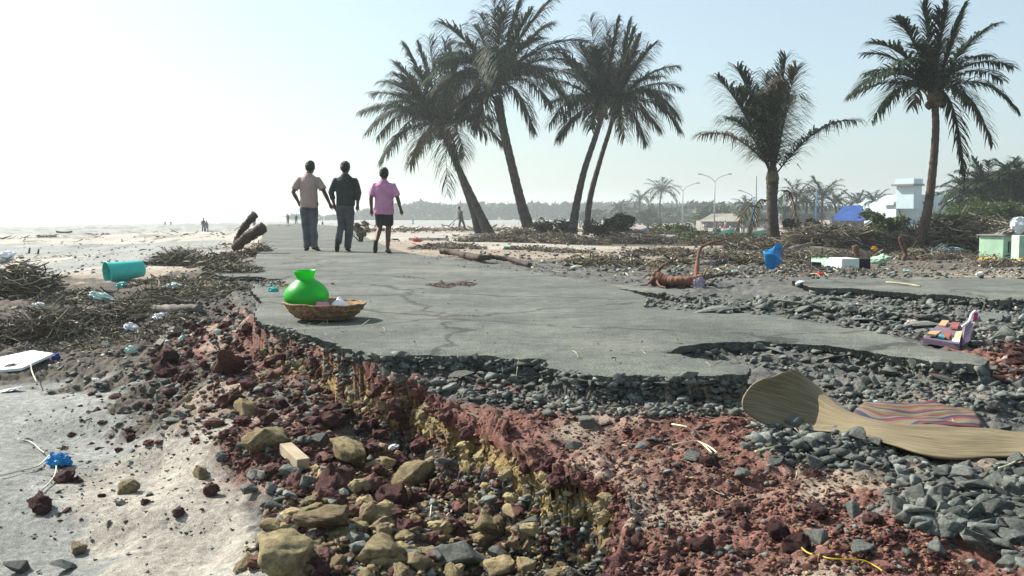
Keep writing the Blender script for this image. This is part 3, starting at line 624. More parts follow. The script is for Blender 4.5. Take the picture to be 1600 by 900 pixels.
# crumbs stuck in the broken face, red in the upper layer and yellow in the lower one
def proto_np(k):
    o = []
    for me in PROTO[k]:
        v = np.empty(len(me.vertices) * 3); me.vertices.foreach_get('co', v); o.append((v.reshape(-1, 3), np.array([list(p.vertices) for p in me.polygons])))
    return o
PN = {k: proto_np(k) for k in ('red', 'yel')}
def face_crumbs(name, mat, cond, n, a, b_, lib=None):
    I, Jx = np.nonzero(cond); pick = nr.randint(0, len(I), n); Vs, Fs, off = [], [], 0
    for q in pick:
        i, j = I[q], Jx[q]; s = (a + (b_ - a) * rnd.random() ** 2.5) / 2; V, Fc = rnd.choice(lib or CR)
        e = np.array(Matrix.Rotation(rnd.uniform(0, 6.28), 3, 'Z') @ Matrix.Rotation(rnd.uniform(0, 3), 3, 'X'))
        Vs.append(V @ e.T * s + np.array([XG[i, j], YG[i, j], Zg[i, j] + s * .2])); Fs.append(Fc + off); off += len(V)
    mb_ = MB(); mb_.v = [tuple(p) for p in np.concatenate(Vs)]; mb_.f = [tuple(int(q) for q in f) for f in np.concatenate(Fs)]
    tag(mb_.build(name, mat), kind='stuff')
fc = face & (Y < 6.4) & (np.abs(A) < .5) & (depthb > .02) & (st > .3)
face_crumbs('red_grit', m_redg, fc & (depthb < ys + .015), 1500, .008, .05)
face_crumbs('yellow_crumbs', m_yg, fc & (depthb > ys) & (depthb < ys + .13), 1300, .008, .045)
face_crumbs('dark_grit', m_grey, fc & (depthb > ys + .14), 500, .01, .05)

face_crumbs('red_grit', m_red, fc & (depthb < ys + .02), 230, .035, .11, PN['red'])
face_crumbs('yellow_crumbs', m_yel, fc & (depthb > ys) & (depthb < ys + .13), 250, .03, .11, PN['yel'])
for i, (u, v, w_) in enumerate([(1120,488,70),(1262,486,80),(1345,505,66),(1438,512,74),(1160,470,60),(1545,500,70),(1390,590,60),(1300,566,56),(1210,552,50),(1480,598,66),(1040,606,44),(720,590,46),(905,600,50)]):
    p = G(u, v); p.z += .02; rock('grey', p, w_ * mpp(p.y), 'flat broken asphalt plate, ' + ['leftmost in the strip between asphalt pieces','second in the strip between asphalt pieces','third in the strip between asphalt pieces','just left of the painted panel','behind the others close to the uprooted stump','right of the painted panel','below the tip of the road tongue','in the rubble under the road tongue','inside the notch of the road','near the red scrap behind the mats','below the frontmost point of the road','below the left part of the near edge','below the middle of the near edge'][i], 'broken asphalt plates', .3, (1.25, 1.0, .26), (rnd.gauss(0, .12), rnd.gauss(0, .12), rnd.uniform(0, 6)))

SLOPE = [(220,520),(392,500),(560,590),(700,680),(860,800),(950,899),(400,899),(420,770),(300,690),(200,620)]
crumbs('red_rubble', m_red, [(SLOPE, 420, .03, .13), ([(40,600),(240,560),(330,660),(200,720)], 60, .02, .07)], None, PN['red'])
crumbs('yellow_rubble', m_yel, [([(400,899),(440,760),(580,690),(760,760),(950,899)], 170, .04, .15), (SLOPE, 60, .03, .10)], None, PN['yel'])
gv = [np.empty(len(me.vertices) * 3) for me in PROTO['grey']]
GN = []
for me, v in zip(PROTO['grey'], gv):
    me.vertices.foreach_get('co', v); me.calc_loop_triangles(); GN.append((v.reshape(-1, 3), np.array([list(t.vertices) for t in me.loop_triangles])))
crumbs('grey_rubble', m_grey, [(SLOPE, 420, .03, .12), (ZG[0][0], 60, .06, .13), (ZG[1][0], 20, .05, .11), (ZG[2][0], 70, .05, .12), (ZG[4][0], 60, .07, .15), (ZG[5][0], 70, .08, .18), ([(60,600),(240,560),(330,660),(200,720)], 60, .02, .07)], None, GN)
# ---------------------------------------------------------------- palms
def frond(S, Tp, L, seed, par, mat, nl=56, lf=.34, wl=.045, droop=1.0, rib=.03, name='frond'):
    r = random.Random(seed); D = Tp - S; h = math.hypot(D.x, D.y)
    Cc = S + D * .5 + Vector((0, 0, 1)) * (.30 * h + (.25 * D.length if D.z < 0 else 0))
    if D.z < -.3 * h: Cc = S + Vector((D.x, D.y, 0)) * .6 + Vector((0, 0, .22 * D.length))
    P = bez(S, Cc, Tp, 15); mb = MB(); n = len(P)
    mb.tube(P, [rib * (1 - .82 * i / (n - 1)) for i in range(n)], 5)
    V = []; Fc = []; sway = Vector((.10, .0, 0))
    for side in (-1, 1):
        for i in range(nl):
            t = .10 + .90 * (i + r.random() * .6) / nl; k = min(n - 2, int(t * (n - 1))); ft = t * (n - 1) - k
            b = P[k].lerp(P[k + 1], min(1, ft)); tg = (P[k + 1] - P[k]).normalized()
            sd = tg.cross(Vector((0, 0, 1)))
            if sd.length < .15: sd = tg.cross(Vector((.3, 1, 0)))
            sd = sd.normalized() * side; up = sd.cross(tg) * side
            l = L * lf * (max(0, math.sin(min(1, t * .92 + .08) * math.pi)) ** .5 * .85 + .30) * r.uniform(.7, 1.12)
            if r.random() < .07: continue
            d = (sd * (1.0 - .35 * t) + tg * (.55 + .7 * t * t) + Vector((0, 0, .12)) + sway * r.uniform(0, 1) + Vector((r.gauss(0, .12), r.gauss(0, .12), r.gauss(0, .12)))).normalized()
            p = b; w = wl * r.uniform(.75, 1.2); q0 = len(V); ww = (w, w * 1.05, w * .7, w * .12)
            for j in range(4):
                sidev = d.cross(Vector((0, 0, 1)));  sidev = sidev.normalized() if sidev.length > .02 else tg
                V += [p - sidev * ww[j] * .5, p + sidev * ww[j] * .5]
                if j < 3:
                    p = p + d * (l / 3); d = (d + Vector((0, 0, -.42 * droop * (j + .6)))).normalized()
            for j in range(3): Fc.append((q0 + 2 * j, q0 + 2 * j + 1, q0 + 2 * j + 3, q0 + 2 * j + 2))
    mb.add(V, Fc); o = mb.build(name, mat, par); return o
def ringed(P, Rr, n=14, step=None):
    mb = MB(); Q = spline(P, 14); k = len(Q); rr = np.interp(np.linspace(0, 1, k), np.linspace(0, 1, len(Rr)), Rr)
    rr = [q * (1 + .05 * (i % 2) + .04 * math.sin(i * 1.7)) for i, q in enumerate(rr)]; mb.tube(Q, rr, n); return mb
def palm(label, d, trunks, crown, tips, Lf, seed, extra=6, bark=None, mat=None, nl=56, droop=1.0, lf=.31, wl=.06, group='coconut palms by the broken road', rough_base=False):
    r = random.Random(seed); base = at(*trunks[0][0][:2], d); gz = zat(base.x, base.y)
    root = empty('coconut_palm', (base.x, base.y, gz), label, 'palm tree', group)
    for px in trunks:
        P = [at(u, v, d) for u, v, w_ in px]; P[0].z = min(P[0].z, gz - .1); Rr = [w_ * mpp(d) / 2 * (.61 if i else .70) * (.72 if d == 33 and i < 3 else 1) for i, (u, v, w_) in enumerate(px)]
        if px is not trunks[0]: P = [p + Vector((0, .35, 0)) for p in P]
        ringed(P, Rr).build('trunk', bark or m_trunk, root, True)
    cc = at(crown[0], crown[1], d)
    hub = MB(); hub.rings([(cc.x, cc.y, cc.z - .35, .13, .13), (cc.x, cc.y, cc.z - .1, .24, .24), (cc.x, cc.y, cc.z + .15, .18, .18), (cc.x, cc.y, cc.z + .5, .05, .05)], 10); hub.build('crown_heart', m_rachis, root, True)
    for q in range(5):
        a = q * 1.25 + seed; nb = MB(); c0 = cc + Vector((math.cos(a) * .2, math.sin(a) * .2, -.28 - .05 * (q % 2)))
        if d < 60 and extra: nb.rings([(c0.x, c0.y, c0.z - .13, .02, .02), (c0.x, c0.y, c0.z - .07, .09, .09), (c0.x, c0.y, c0.z + .02, .11, .11), (c0.x, c0.y, c0.z + .1, .05, .05)], 8); nb.build('coconut', m_wood, root, True)
    for i, (u, v) in enumerate(tips):
        tp = at(u, v, d); dl = (tp - cc).length; dy = math.sqrt(max(0, Lf ** 2 - dl ** 2)) * r.uniform(.5, .9) * r.choice((-1, 1)) * (1 if dl > .3 else .6)
        if tp.z < cc.z - .3 * Lf: dy *= .4
        tp = at(u, v, d + dy)
        frond(cc + Vector((r.gauss(0, .06), r.gauss(0, .06), r.uniform(-.1, .15))), tp, Lf, seed * 50 + i, root, mat or (m_frond if r.random() < .85 else m_frond_dry), nl, lf, wl=wl, droop=droop, rib=.0065 * Lf)
    for i in range(extra):
        a = r.uniform(0, 6.28); e = r.uniform(-.3, 1.1); k = Lf * r.uniform(.75, .95)
        tp = cc + Vector((math.cos(a) * math.cos(e), math.sin(a) * math.cos(e) * 1.2, math.sin(e) * .9)) * k
        frond(cc + Vector((0, 0, r.uniform(0, .2))), tp, Lf, seed * 50 + 30 + i, root, mat or m_frond, nl, lf, wl=wl, droop=droop, rib=.0065 * Lf)
    return root
palm('leftmost tall palm, leaning left, with a double stem at its foot', 50,
 [[(766,369,26),(748,330,20),(722,275,17),(700,225,15),(692,205,14)], [(748,368,18),(738,330,15),(722,285,12),(706,240,10)]], (690,205),
 [(568,173),(576,205),(589,215),(597,249),(641,256),(583,146),(601,128),(619,99),(633,72),(670,60),(655,72),(696,64),(706,76),(760,213),(726,243),(718,255),(699,304),(768,187),(640,170),(612,160),(735,110),(720,90),(650,110),(745,150)], 4.4, 1, 8, nl=86, wl=.062, droop=1.3)
palm('tallest palm in the middle of the group, its top cut off by the upper edge', 48,
 [[(830,368,30),(815,320,25),(800,260,22),(786,200,22),(777,150,24)]], (776,134),
 [(688,36),(717,67),(740,40),(751,22),(771,-6),(791,-8),(813,-4),(864,-2),(860,38),(917,64),(905,122),(833,202),(713,193),(680,160),(660,130),(762,190),(864,167),(890,165),(740,200),(700,84),(900,98),(830,20),(845,60),(880,145),(725,175),(785,20),(700,160),(850,110)], 4.3, 2, 7, nl=86, wl=.062, droop=1.3)
palm('palm with thick dark stem curving left, left of the two crossing palms', 46,
 [[(893,374,24),(899,330,20),(912,270,16),(930,215,14),(941,180,12)]], (942,172),
 [(922,29),(949,35),(966,33),(924,202),(874,215),(858,195),(855,164),(872,81),(850,130),(890,110),(935,80),(955,60),(905,70),(880,185)], 3.9, 3, 5, nl=84, wl=.058, droop=1.25)
palm('slender palm standing right behind the dark curving one, crown to the right', 49,
 [[(915,360,16),(922,310,15),(938,250,12),(952,205,11),(958,180,10)]], (960,168),
 [(983,36),(989,47),(1022,70),(1057,104),(1064,137),(1062,186),(1061,202),(1009,222),(976,215),(970,45),(1005,90),(1030,120),(1040,170),(1000,60),(1020,190),(1045,150)], 3.9, 4, 6, nl=84, wl=.058, droop=1.25)
palm('stout young palm with upright fronds and two spreading arms, beside blue plastic bag', 33,
 [[(1209,386,46),(1207,350,42),(1206,315,36),(1207,285,30),(1207,262,22)]], (1207,275),
 [(1097,210),(1334,188),(1122,122),(1151,105),(1197,115),(1228,90),(1244,105),(1136,185),(1156,140),(1188,140),(1212,120),(1222,130),(1165,170),(1240,150),(1200,150)], 4.3, 5, 0, nl=84, droop=1.4, lf=.25, wl=.05)
palm('solitary slim palm with open round crown, leaning right at the far right', 29,
 [[(1422,408,34),(1437,374,28),(1449,330,23),(1457,270,20),(1462,205,18),(1461,165,17)]], (1461,148),
 [(1325,153),(1330,148),(1362,190),(1352,130),(1352,84),(1360,66),(1401,29),(1442,4),(1469,17),(1481,7),(1507,11),(1556,37),(1544,88),(1582,105),(1565,125),(1589,171),(1550,224),(1508,275),(1376,166),(1425,168),(1515,160),(1430,70),(1490,60)], 2.75, 6, 2, bark=m_trunk_red, nl=64, droop=.95, lf=.26, wl=.055)
# hanging broken fronds at the foot of the stout palm
for i, (S_, T_) in enumerate([((1185,325),(1140,400)),((1200,345),(1160,398)),((1196,315),(1168,375)),((1225,300),(1245,345))]):
    a = at(*S_, 32.6 - i * .1); b = at(*T_, 32.0 - i * .1)
    root = empty('fallen_frond', (b.x, b.y, b.z), ['broken dark frond reaching furthest left from the stout young palm','yellowish broken frond between two others below the stout palm','short broken frond highest on the stout stem','broken frond hanging right of the stout stem'][i], 'palm frond', 'broken fronds at the stout palm')
    frond(a, b, 2.0, 900 + i, root, m_frond_dry if i != 1 else m_straw, 26, .2, rib=.04)

# distant and background palms
def simple_palm(label, u, vb, vc, d, Lf, seed, group, nf=17, nl=26, mat=None, cat='palm tree', wl=.09):
    r = random.Random(seed); b = at(u, vb, d); gz = min(zat(b.x, b.y), b.z); c = at(u + r.uniform(-2, 2), vc, d)
    root = empty('coconut_palm', (b.x, b.y, gz), label, cat, group)
    ringed([Vector((b.x, b.y, gz)), (b + c) / 2 + Vector((r.gauss(0, .2), 0, 0)), c], [.22, .15, .13], 8).build('trunk', m_trunk, root, True)
    mb = MB()
    for i in range(nf):
        a = i * 2.399 + seed; e = .95 - 1.6 * (i / nf) + r.uniform(-.15, .15)
        tp = c + Vector((math.cos(a) * math.cos(e), math.sin(a) * math.cos(e), math.sin(e) - .1)) * Lf * r.uniform(.8, 1.05)
        f = frond(c, tp, Lf, seed * 31 + i, None, mat or m_frond, nl, .33, wl=wl, rib=.04)
        mb.add([v.co[:] for v in f.data.vertices], [tuple(p.vertices) for p in f.data.polygons]); me_ = f.data; bpy.data.objects.remove(f); bpy.data.meshes.remove(me_)
    mb.build('crown', mat or m_frond, root); return root
GP = 'small palms far behind the pink dressed walkers'
simple_palm('far palm, tallest and rightmost of the three beyond the walkers', 1034, 352, 300, 190, 4.2, 11, GP, 21)
simple_palm('far palm, middle one of the three beyond the walkers', 1000, 350, 312, 200, 3.0, 12, GP)
simple_palm('far palm, shortest and leftmost of the three beyond the walkers', 969, 348, 325, 210, 2.7, 13, GP)
GQ = 'palms behind the blue roofed hut'
for i, (u, vc, d, L, lab) in enumerate([(1243,308,120,3.2,'hazy palm just right of the stout young palm'),(1262,318,130,3,'low palm left of the lamp post near the blue roof'),(1283,306,118,3.4,'hazy palm behind the lamp post near the blue roof'),(1302,318,128,3,'palm above the left end of the blue roof'),
  (1340,318,135,2.6,'palm just behind the peak of the blue roof'),(1367,316,130,2.6,'hazy palm right of the blue roof'),(1225,330,125,2.8,'lowest palm of the row close to the stout stem'),(1165,322,140,2.3,'small windblown palm left of the stout young palm'),(1468,307,170,1.6,'tiny palm head above the white building')]):
    simple_palm(lab, u, 356, vc, d, L, 20 + i, GQ, 17, 22)
GR = 'thick palms at the right edge'
for i, (u, vc, d, L, lab) in enumerate([(1520,312,62,2.3,'leftmost bushy palm of the clump at the right edge'),(1545,298,60,2.7,'tall bushy palm second from the left in the right edge clump'),(1572,300,63,2.6,'bushy palm in the middle of the right edge clump'),(1600,295,60,2.9,'bushy palm cut by the right edge'),(1625,310,62,2.9,'bushy palm reaching in from beyond the right edge'),(1535,335,58,2.2,'low dark palm under the tall ones in the right edge clump')]):
    simple_palm(lab, u, 372, vc, d, L, 40 + i, GR, 36, 34, wl=.08)
simple_palm('bare looking palm far away between the two men at the left', 482, 345, 322, 300, 4.0, 60, None, 9, 14)

# ---------------------------------------------------------------- leafy and twiggy masses
def leaf_mb(mb, c, s, r, up=.3):
    d = Vector((r.gauss(0, 1), r.gauss(0, 1), r.gauss(0, 1) * up)).normalized(); e = d.cross(Vector((r.gauss(0, 1), r.gauss(0, 1), r.gauss(0, 1)))).normalized()
    k = len(mb.v); mb.v += [tuple(c - d * s * .5), tuple(c + e * s * .28), tuple(c + d * s * .6), tuple(c - e * s * .28)]; mb.f.append((k, k + 1, k + 2, k + 3))
def twig_mb(mb, a, b, rad, r, bend=.15, n=4, seg=4):
    L = (b - a).length; m = (a + b) / 2 + Vector((r.gauss(0, 1), r.gauss(0, 1), r.gauss(0, .8))) * L * bend
    mb.tube(bez(a, m, b, seg), [rad * (1 - .6 * i / (seg - 1)) for i in range(seg)], n)
def shrub(name, label, cat, u, vb, wpx, hpx, d, n, leaf, mat, seed, group=None, clumps=14, twigs=30, tm=None):
    r = random.Random(seed); b = at(u, vb, d); b.z = zat(b.x, b.y); W = wpx * mpp(d); Hh = hpx * mpp(d) + max(0, at(u, vb, d).z - b.z)
    root = empty(name, b, label, cat, group); st = MB(); lf = MB()
    cl = [(b + Vector((r.uniform(-.42, .42) * W, r.uniform(-.35, .35) * W, Hh * (.2 + .62 * r.random() ** .8))), r.uniform(.12, .24) * W) for _ in range(clumps)]
    for c, q in cl:
        c.z = min(c.z, b.z + Hh * (1.02 - 1.3 * ((c.x - b.x) / W) ** 2) - q * .4)
        twig_mb(st, b + Vector((r.gauss(0, .04) * W, r.gauss(0, .04) * W, 0)), c, .012 * W + .01, r, .12, 5)
        for _ in range(max(1, twigs // clumps)):
            twig_mb(st, c, c + Vector((r.gauss(0, 1), r.gauss(0, 1), r.gauss(0, .7))) * q * .8, .006 * W, r)
        for _ in range(n // clumps):
            v = Vector((r.gauss(0, 1), r.gauss(0, 1), r.gauss(0, 1))).normalized() * q * r.random() ** .45
            v.z *= .75; leaf_mb(lf, c + v, leaf * r.uniform(.6, 1.4), r)
    st.build('branch', tm or m_twig, root); lf.build('foliage', mat, root); return root
def heap(name, label, cat, u, vb, wpx, hpx, d, n, rad, seed, mat=None, group=None, leaves=0, lmat=None, leaf=.1, long=1.0, stuff=False):
    r = random.Random(seed); b = at(u, vb, d); b.z = zat(b.x, b.y); W = wpx * mpp(d); Hh = hpx * mpp(d)
    mb = MB()
    for i in range(n):
        x = r.uniform(-.5, .5); y = r.uniform(-.3, .3); top = Hh * (1 - (2 * x) ** 2 * .85) * (1 - 2.5 * y * y) * r.random()
        c = b + Vector((x * W, y * W, 0)); c.z = zat(c.x, c.y) + max(.01, top)
        a = r.uniform(0, 6.28); L = min(W, Hh * 2.2 + .05 * W) * r.uniform(.2, .6) * long; dv = Vector((math.cos(a), math.sin(a), r.gauss(0, .35))) * L * .5
        p, q = c - dv, c + dv; p.z = max(p.z, zat(p.x, p.y) + .005); q.z = max(q.z, zat(q.x, q.y) + .005)
        twig_mb(mb, p, q, rad * (.3 + 1.9 * r.random() ** 3), r, .16)
    ns_ = len(mb.f)
    for i in range(leaves):
        x = r.uniform(-.5, .5); y = r.uniform(-.3, .3); top = Hh * (1 - (2 * x) ** 2 * .85) * r.random()
        c = b + Vector((x * W, y * W, 0)); c.z = zat(c.x, c.y) + .02 + max(0, top) * .95; leaf_mb(mb, c, leaf * r.uniform(.5, 1.5), r, .6)
    nb = len(mb.f)
    o = mb.build(name, mat or m_twig, None, origin=b)
    if leaves and lmat:
        o.data.materials.append(lmat); k = len(o.data.polygons); o.data.polygons.foreach_set('material_index', [0] * (k - leaves) + [1] * leaves)
    return tag(o, label, cat, group, 'stuff' if stuff else None)
# far casuarina wood on the horizon and the scrub in front of it
def wood(name, u0, u1, d, hpx, vb, n, leaf, mat, seed, jag=.35):
    r = random.Random(seed); mb = MB(); x0 = (u0 - 800) / F * d; x1 = (u1 - 800) / F * d; zb = -1.25
    for i in range(n):
        x = r.uniform(x0, x1); uu = x / d * F + 800
        e = min(1, (x - x0) / (x1 - x0) * 8 + .25) * min(1, (x1 - x) / (x1 - x0) * 8 + .3)
        top = (CAMZ - zb - (vb - HZ) * 0 * mpp(d)) + hpx * mpp(d) * e * (1 - jag + jag * float(mnoise.noise(Vector((x * .09, seed, 0)))) + jag * .8 * float(mnoise.noise(Vector((x * .5, seed, 3)))))
        z = zb + (top) * r.random() ** .75; leaf_mb(mb, Vector((x, d + r.uniform(-12, 12), z)), leaf * r.uniform(.5, 1.5), r, .8)
    return tag(mb.build(name, mat), kind='stuff')
m_wood_far = M('far wood leaves', (.060,.085,.045), .9, c2=(.035,.055,.03), bump=0, isl=.4)
wood('distant_wood', 560, 1240, 430, 22, 345, 8000, 2.6, m_wood_far, 3, .2)
wood('distant_wood', 900, 1900, 250, 21, 345, 9000, 1.8, m_wood_far, 5, .4)
wood('distant_scrub', 450, 720, 420, 2, 345, 900, 2.2, m_wood_far, 7, .8)
shrub('tree', 'round pale green tree behind the thatched shed', 'tree', 1128, 350, 90, 24, 170, 2600, .9, m_green, 71, None, 18)
shrub('tree', 'low broad tree right of the thatched shed', 'tree', 1185, 352, 50, 18, 160, 1200, .8, m_green, 72, None, 10)
shrub('tree', 'dark bushy tree left of the white building', 'tree', 1387, 392, 74, 74, 38, 5200, .13, m_green, 73, None, 22, 90)
shrub('tree', 'round hazy tree between the far palms', 'tree', 1018, 352, 34, 24, 180, 900, .9, m_wood_far, 74, None, 9)
GB = 'green bushes at the right'
for i, (u, vb, w_, h, d, n, lf_, lab) in enumerate([(1490,385,90,54,46,4600,.16,'grey green bush between the leaning palm and the clump'),(1535,375,90,66,50,4200,.16,'yellow green bush below the palm clump'),(1575,372,80,62,48,4200,.15,'bright green bush right of the small yellow wall'),(1600,385,60,50,42,2600,.13,'green bush at the right edge behind the pale green box'),(1470,352,70,16,80,2000,.24,'low bush in front of the white building'),(1452,388,50,34,38,2400,.12,'small bush touching the leaning palm stem')]):
    shrub('bush', lab, 'bush', u, vb, w_, h, d, n, lf_, m_green, 80 + i, GB, 18, 90)
shrub('bush', 'dry grassy bush at the road edge between the second and third man', 'bush', 563, 376, 34, 32, 26, 900, .10, m_straw, 95, None, 10, 120, m_twig)
shrub('bush', 'dark leafy bush just right of the stout palm foot', 'bush', 1250, 372, 56, 30, 44, 2600, .16, m_darkleaf, 96, None, 14, 80)
shrub('bush', 'dark twiggy bush between palm stems, left of the dark curved stem', 'bush', 860, 376, 66, 30, 43, 2600, .13, m_darkleaf, 97, None, 14, 160)
shrub('bush', 'dark tall heap of leaves right of the slender palm', 'bush', 955, 380, 74, 46, 42, 3600, .14, m_darkleaf, 98, None, 16, 200)
shrub('bush', 'grey dry bush at the foot of the tallest palm', 'bush', 812, 384, 60, 22, 40, 1300, .10, m_straw, 99, None, 10, 220)
shrub('bush', 'low green heap in front of the pink dressed walkers', 'bush', 1045, 378, 70, 16, 60, 1600, .18, m_green, 100, None, 10, 60)
m_bits = MATS['pale litter bits']
for i, (u, vb, w_, h, d, n, lab) in enumerate([(1300,386,70,34,44,2400,'green bush behind the brush, right of the stout palm'),(1335,392,60,26,40,1900,'low green bush left of the dark bushy tree'),(1160,392,46,20,36,1200,'small green bush left of the stout palm'),(1420,392,50,34,44,1900,'green bush just left of the leaning palm'),
 (1090,386,70,12,46,1400,'flat green bush beyond the brush, left of the stout palm'),(1510,402,60,26,33,1900,'yellowish bush in front of the branch tangle'),(1580,352,90,40,56,3400,'broad green bush under the right edge palm clump')]):
    shrub('bush', lab, 'bush', u, vb, w_, h, d, n, .12, m_green, 120 + i, 'green bushes in the right middle distance', 16, 80)
# brush heaps: u, v of foot, width, height, depth
HP = [
 (870,388,150,16,38,520,.018,'twiggy brush heap in front of the dark curved palm stem'),(1000,384,120,20,40,420,.018,'brush heap right of the slender palm'),(1120,392,120,16,36,420,.018,'brush heap left of the stout young palm'),
 (1290,400,150,32,35,760,.02,'long brush heap between the stout palm and the dark bushy tree'),(1350,404,90,30,33,600,.022,'brush heap under the dark bushy tree'),(1478,408,170,52,30,1100,.026,'big tangle of grey branches right of the leaning palm'),
 (1545,400,110,44,35,800,.028,'tall tangle of branches behind the pale green box'),(1410,404,60,20,32,260,.018,'small brush heap at the foot of the leaning palm'),(700,395,120,10,24,260,.014,'low brush drift on the sand right of the third man'),
 (960,430,160,9,16,320,.010,'twig litter strip at the far edge of the road'),(1130,420,200,12,18,520,.012,'twig litter around the uprooted stump'),(1240,424,160,12,19,420,.012,'twig litter below the blue bag'),(1480,421,220,8,24,300,.012,'twig litter behind the second asphalt piece'),
 (285,408,88,24,19,420,.02,'dark driftwood heap left of the two sawn logs'),(345,408,90,20,18,380,.018,'driftwood heap under the two sawn logs'),(395,398,50,16,19,150,.014,'pale straw and twigs right of the two sawn logs'),
 (25,470,120,62,13,700,.015,'tangled pile of thin branches at the left edge'),(110,475,110,16,12,260,.011,'dark litter strip next to the branch pile'),
 (90,560,200,50,8.6,900,.007,'matted twigs and weeds in the left litter drift'),(230,540,190,34,9.2,800,.007,'matted twigs and weeds in the middle of the litter drift'),(310,500,150,24,10,600,.007,'twigs and weeds below the long pale pipe'),(350,460,110,18,12,420,.008,'weeds against the left road edge'),(250,460,120,14,13,420,.009,'weeds around the turquoise bin'),
 (170,580,240,16,8.0,500,.006,'lower fringe of the litter drift'), (820,350,500,6,60,420,.05,'scattered brush on the sand flats before the far wood'),
 (1190,396,110,18,31,500,.018,'brush heaped round the foot of the stout young palm'),(1040,408,120,11,24,360,.014,'flattened brush between the black bag and the palms'),(860,404,140,9,24,320,.012,'thin brush drift on the sand before the palms'),
 (1180,420,110,12,19,320,.012,'brush behind the blue bag'),(1330,410,140,16,25,420,.014,'brush behind the green slab'),(1430,412,120,18,24,420,.015,'brush around the thin reddish trunk'),(1570,424,90,12,20,240,.012,'twigs at the foot of the pale green box'),
 (780,386,120,14,34,360,.016,'brush around the foot of the tallest palm'),(1290,434,200,7,15,260,.009,'low twigs at the edge of the second asphalt piece'),
]
for i, (u, vb, w_, h, d, n, rd, lab) in enumerate(HP):
    if 28 <= d < 50: h *= 1.1
    if lab.startswith('twig litter'): h *= 1.8; n = int(n * 1.4)
    lm = m_darkleaf if i % 5 else m_straw
    heap('brush_heap', lab, 'brush heap', u, vb, w_, h, d, int(n * 1.5), rd * .72, 200 + i, m_twig if i % 4 else m_wood, 'heaps of washed up brush', n // 1, lm, .032 * (d / 12) ** .8)
    heap('straw_litter', None, None, u, vb, w_, h * 1.05, d - .1, n // 2, rd * .55, 600 + i, m_straw, None, n // 2, m_bits, .030 * (d / 12) ** .8, stuff=True, long=.8)
heap('straw_litter', None, None, 1100, 640, 900, 3, 4.4, 150, .0022, 401, m_straw, stuff=True, long=.9)
heap('straw_litter', None, None, 1300, 780, 700, 2, 3.4, 60, .0018, 402, m_straw, stuff=True)
heap('straw_litter', None, None, 360, 640, 500, 3, 5.6, 120, .0025, 403, m_straw, stuff=True)
heap('beach_litter', None, None, 180, 385, 420, 4, 34, 110, .018, 404, m_twig, stuff=True, long=1)
heap('beach_litter', None, None, 170, 366, 500, 3, 60, 110, .028, 405, m_twig, stuff=True, long=1)
heap('beach_litter', None, None, 700, 372, 300, 3, 45, 160, .03, 406, m_twig, stuff=True, long=1)
heap('weed_litter', None, None, 1150, 430, 700, 3, 15, 420, .008, 407, m_straw, stuff=True, long=1)
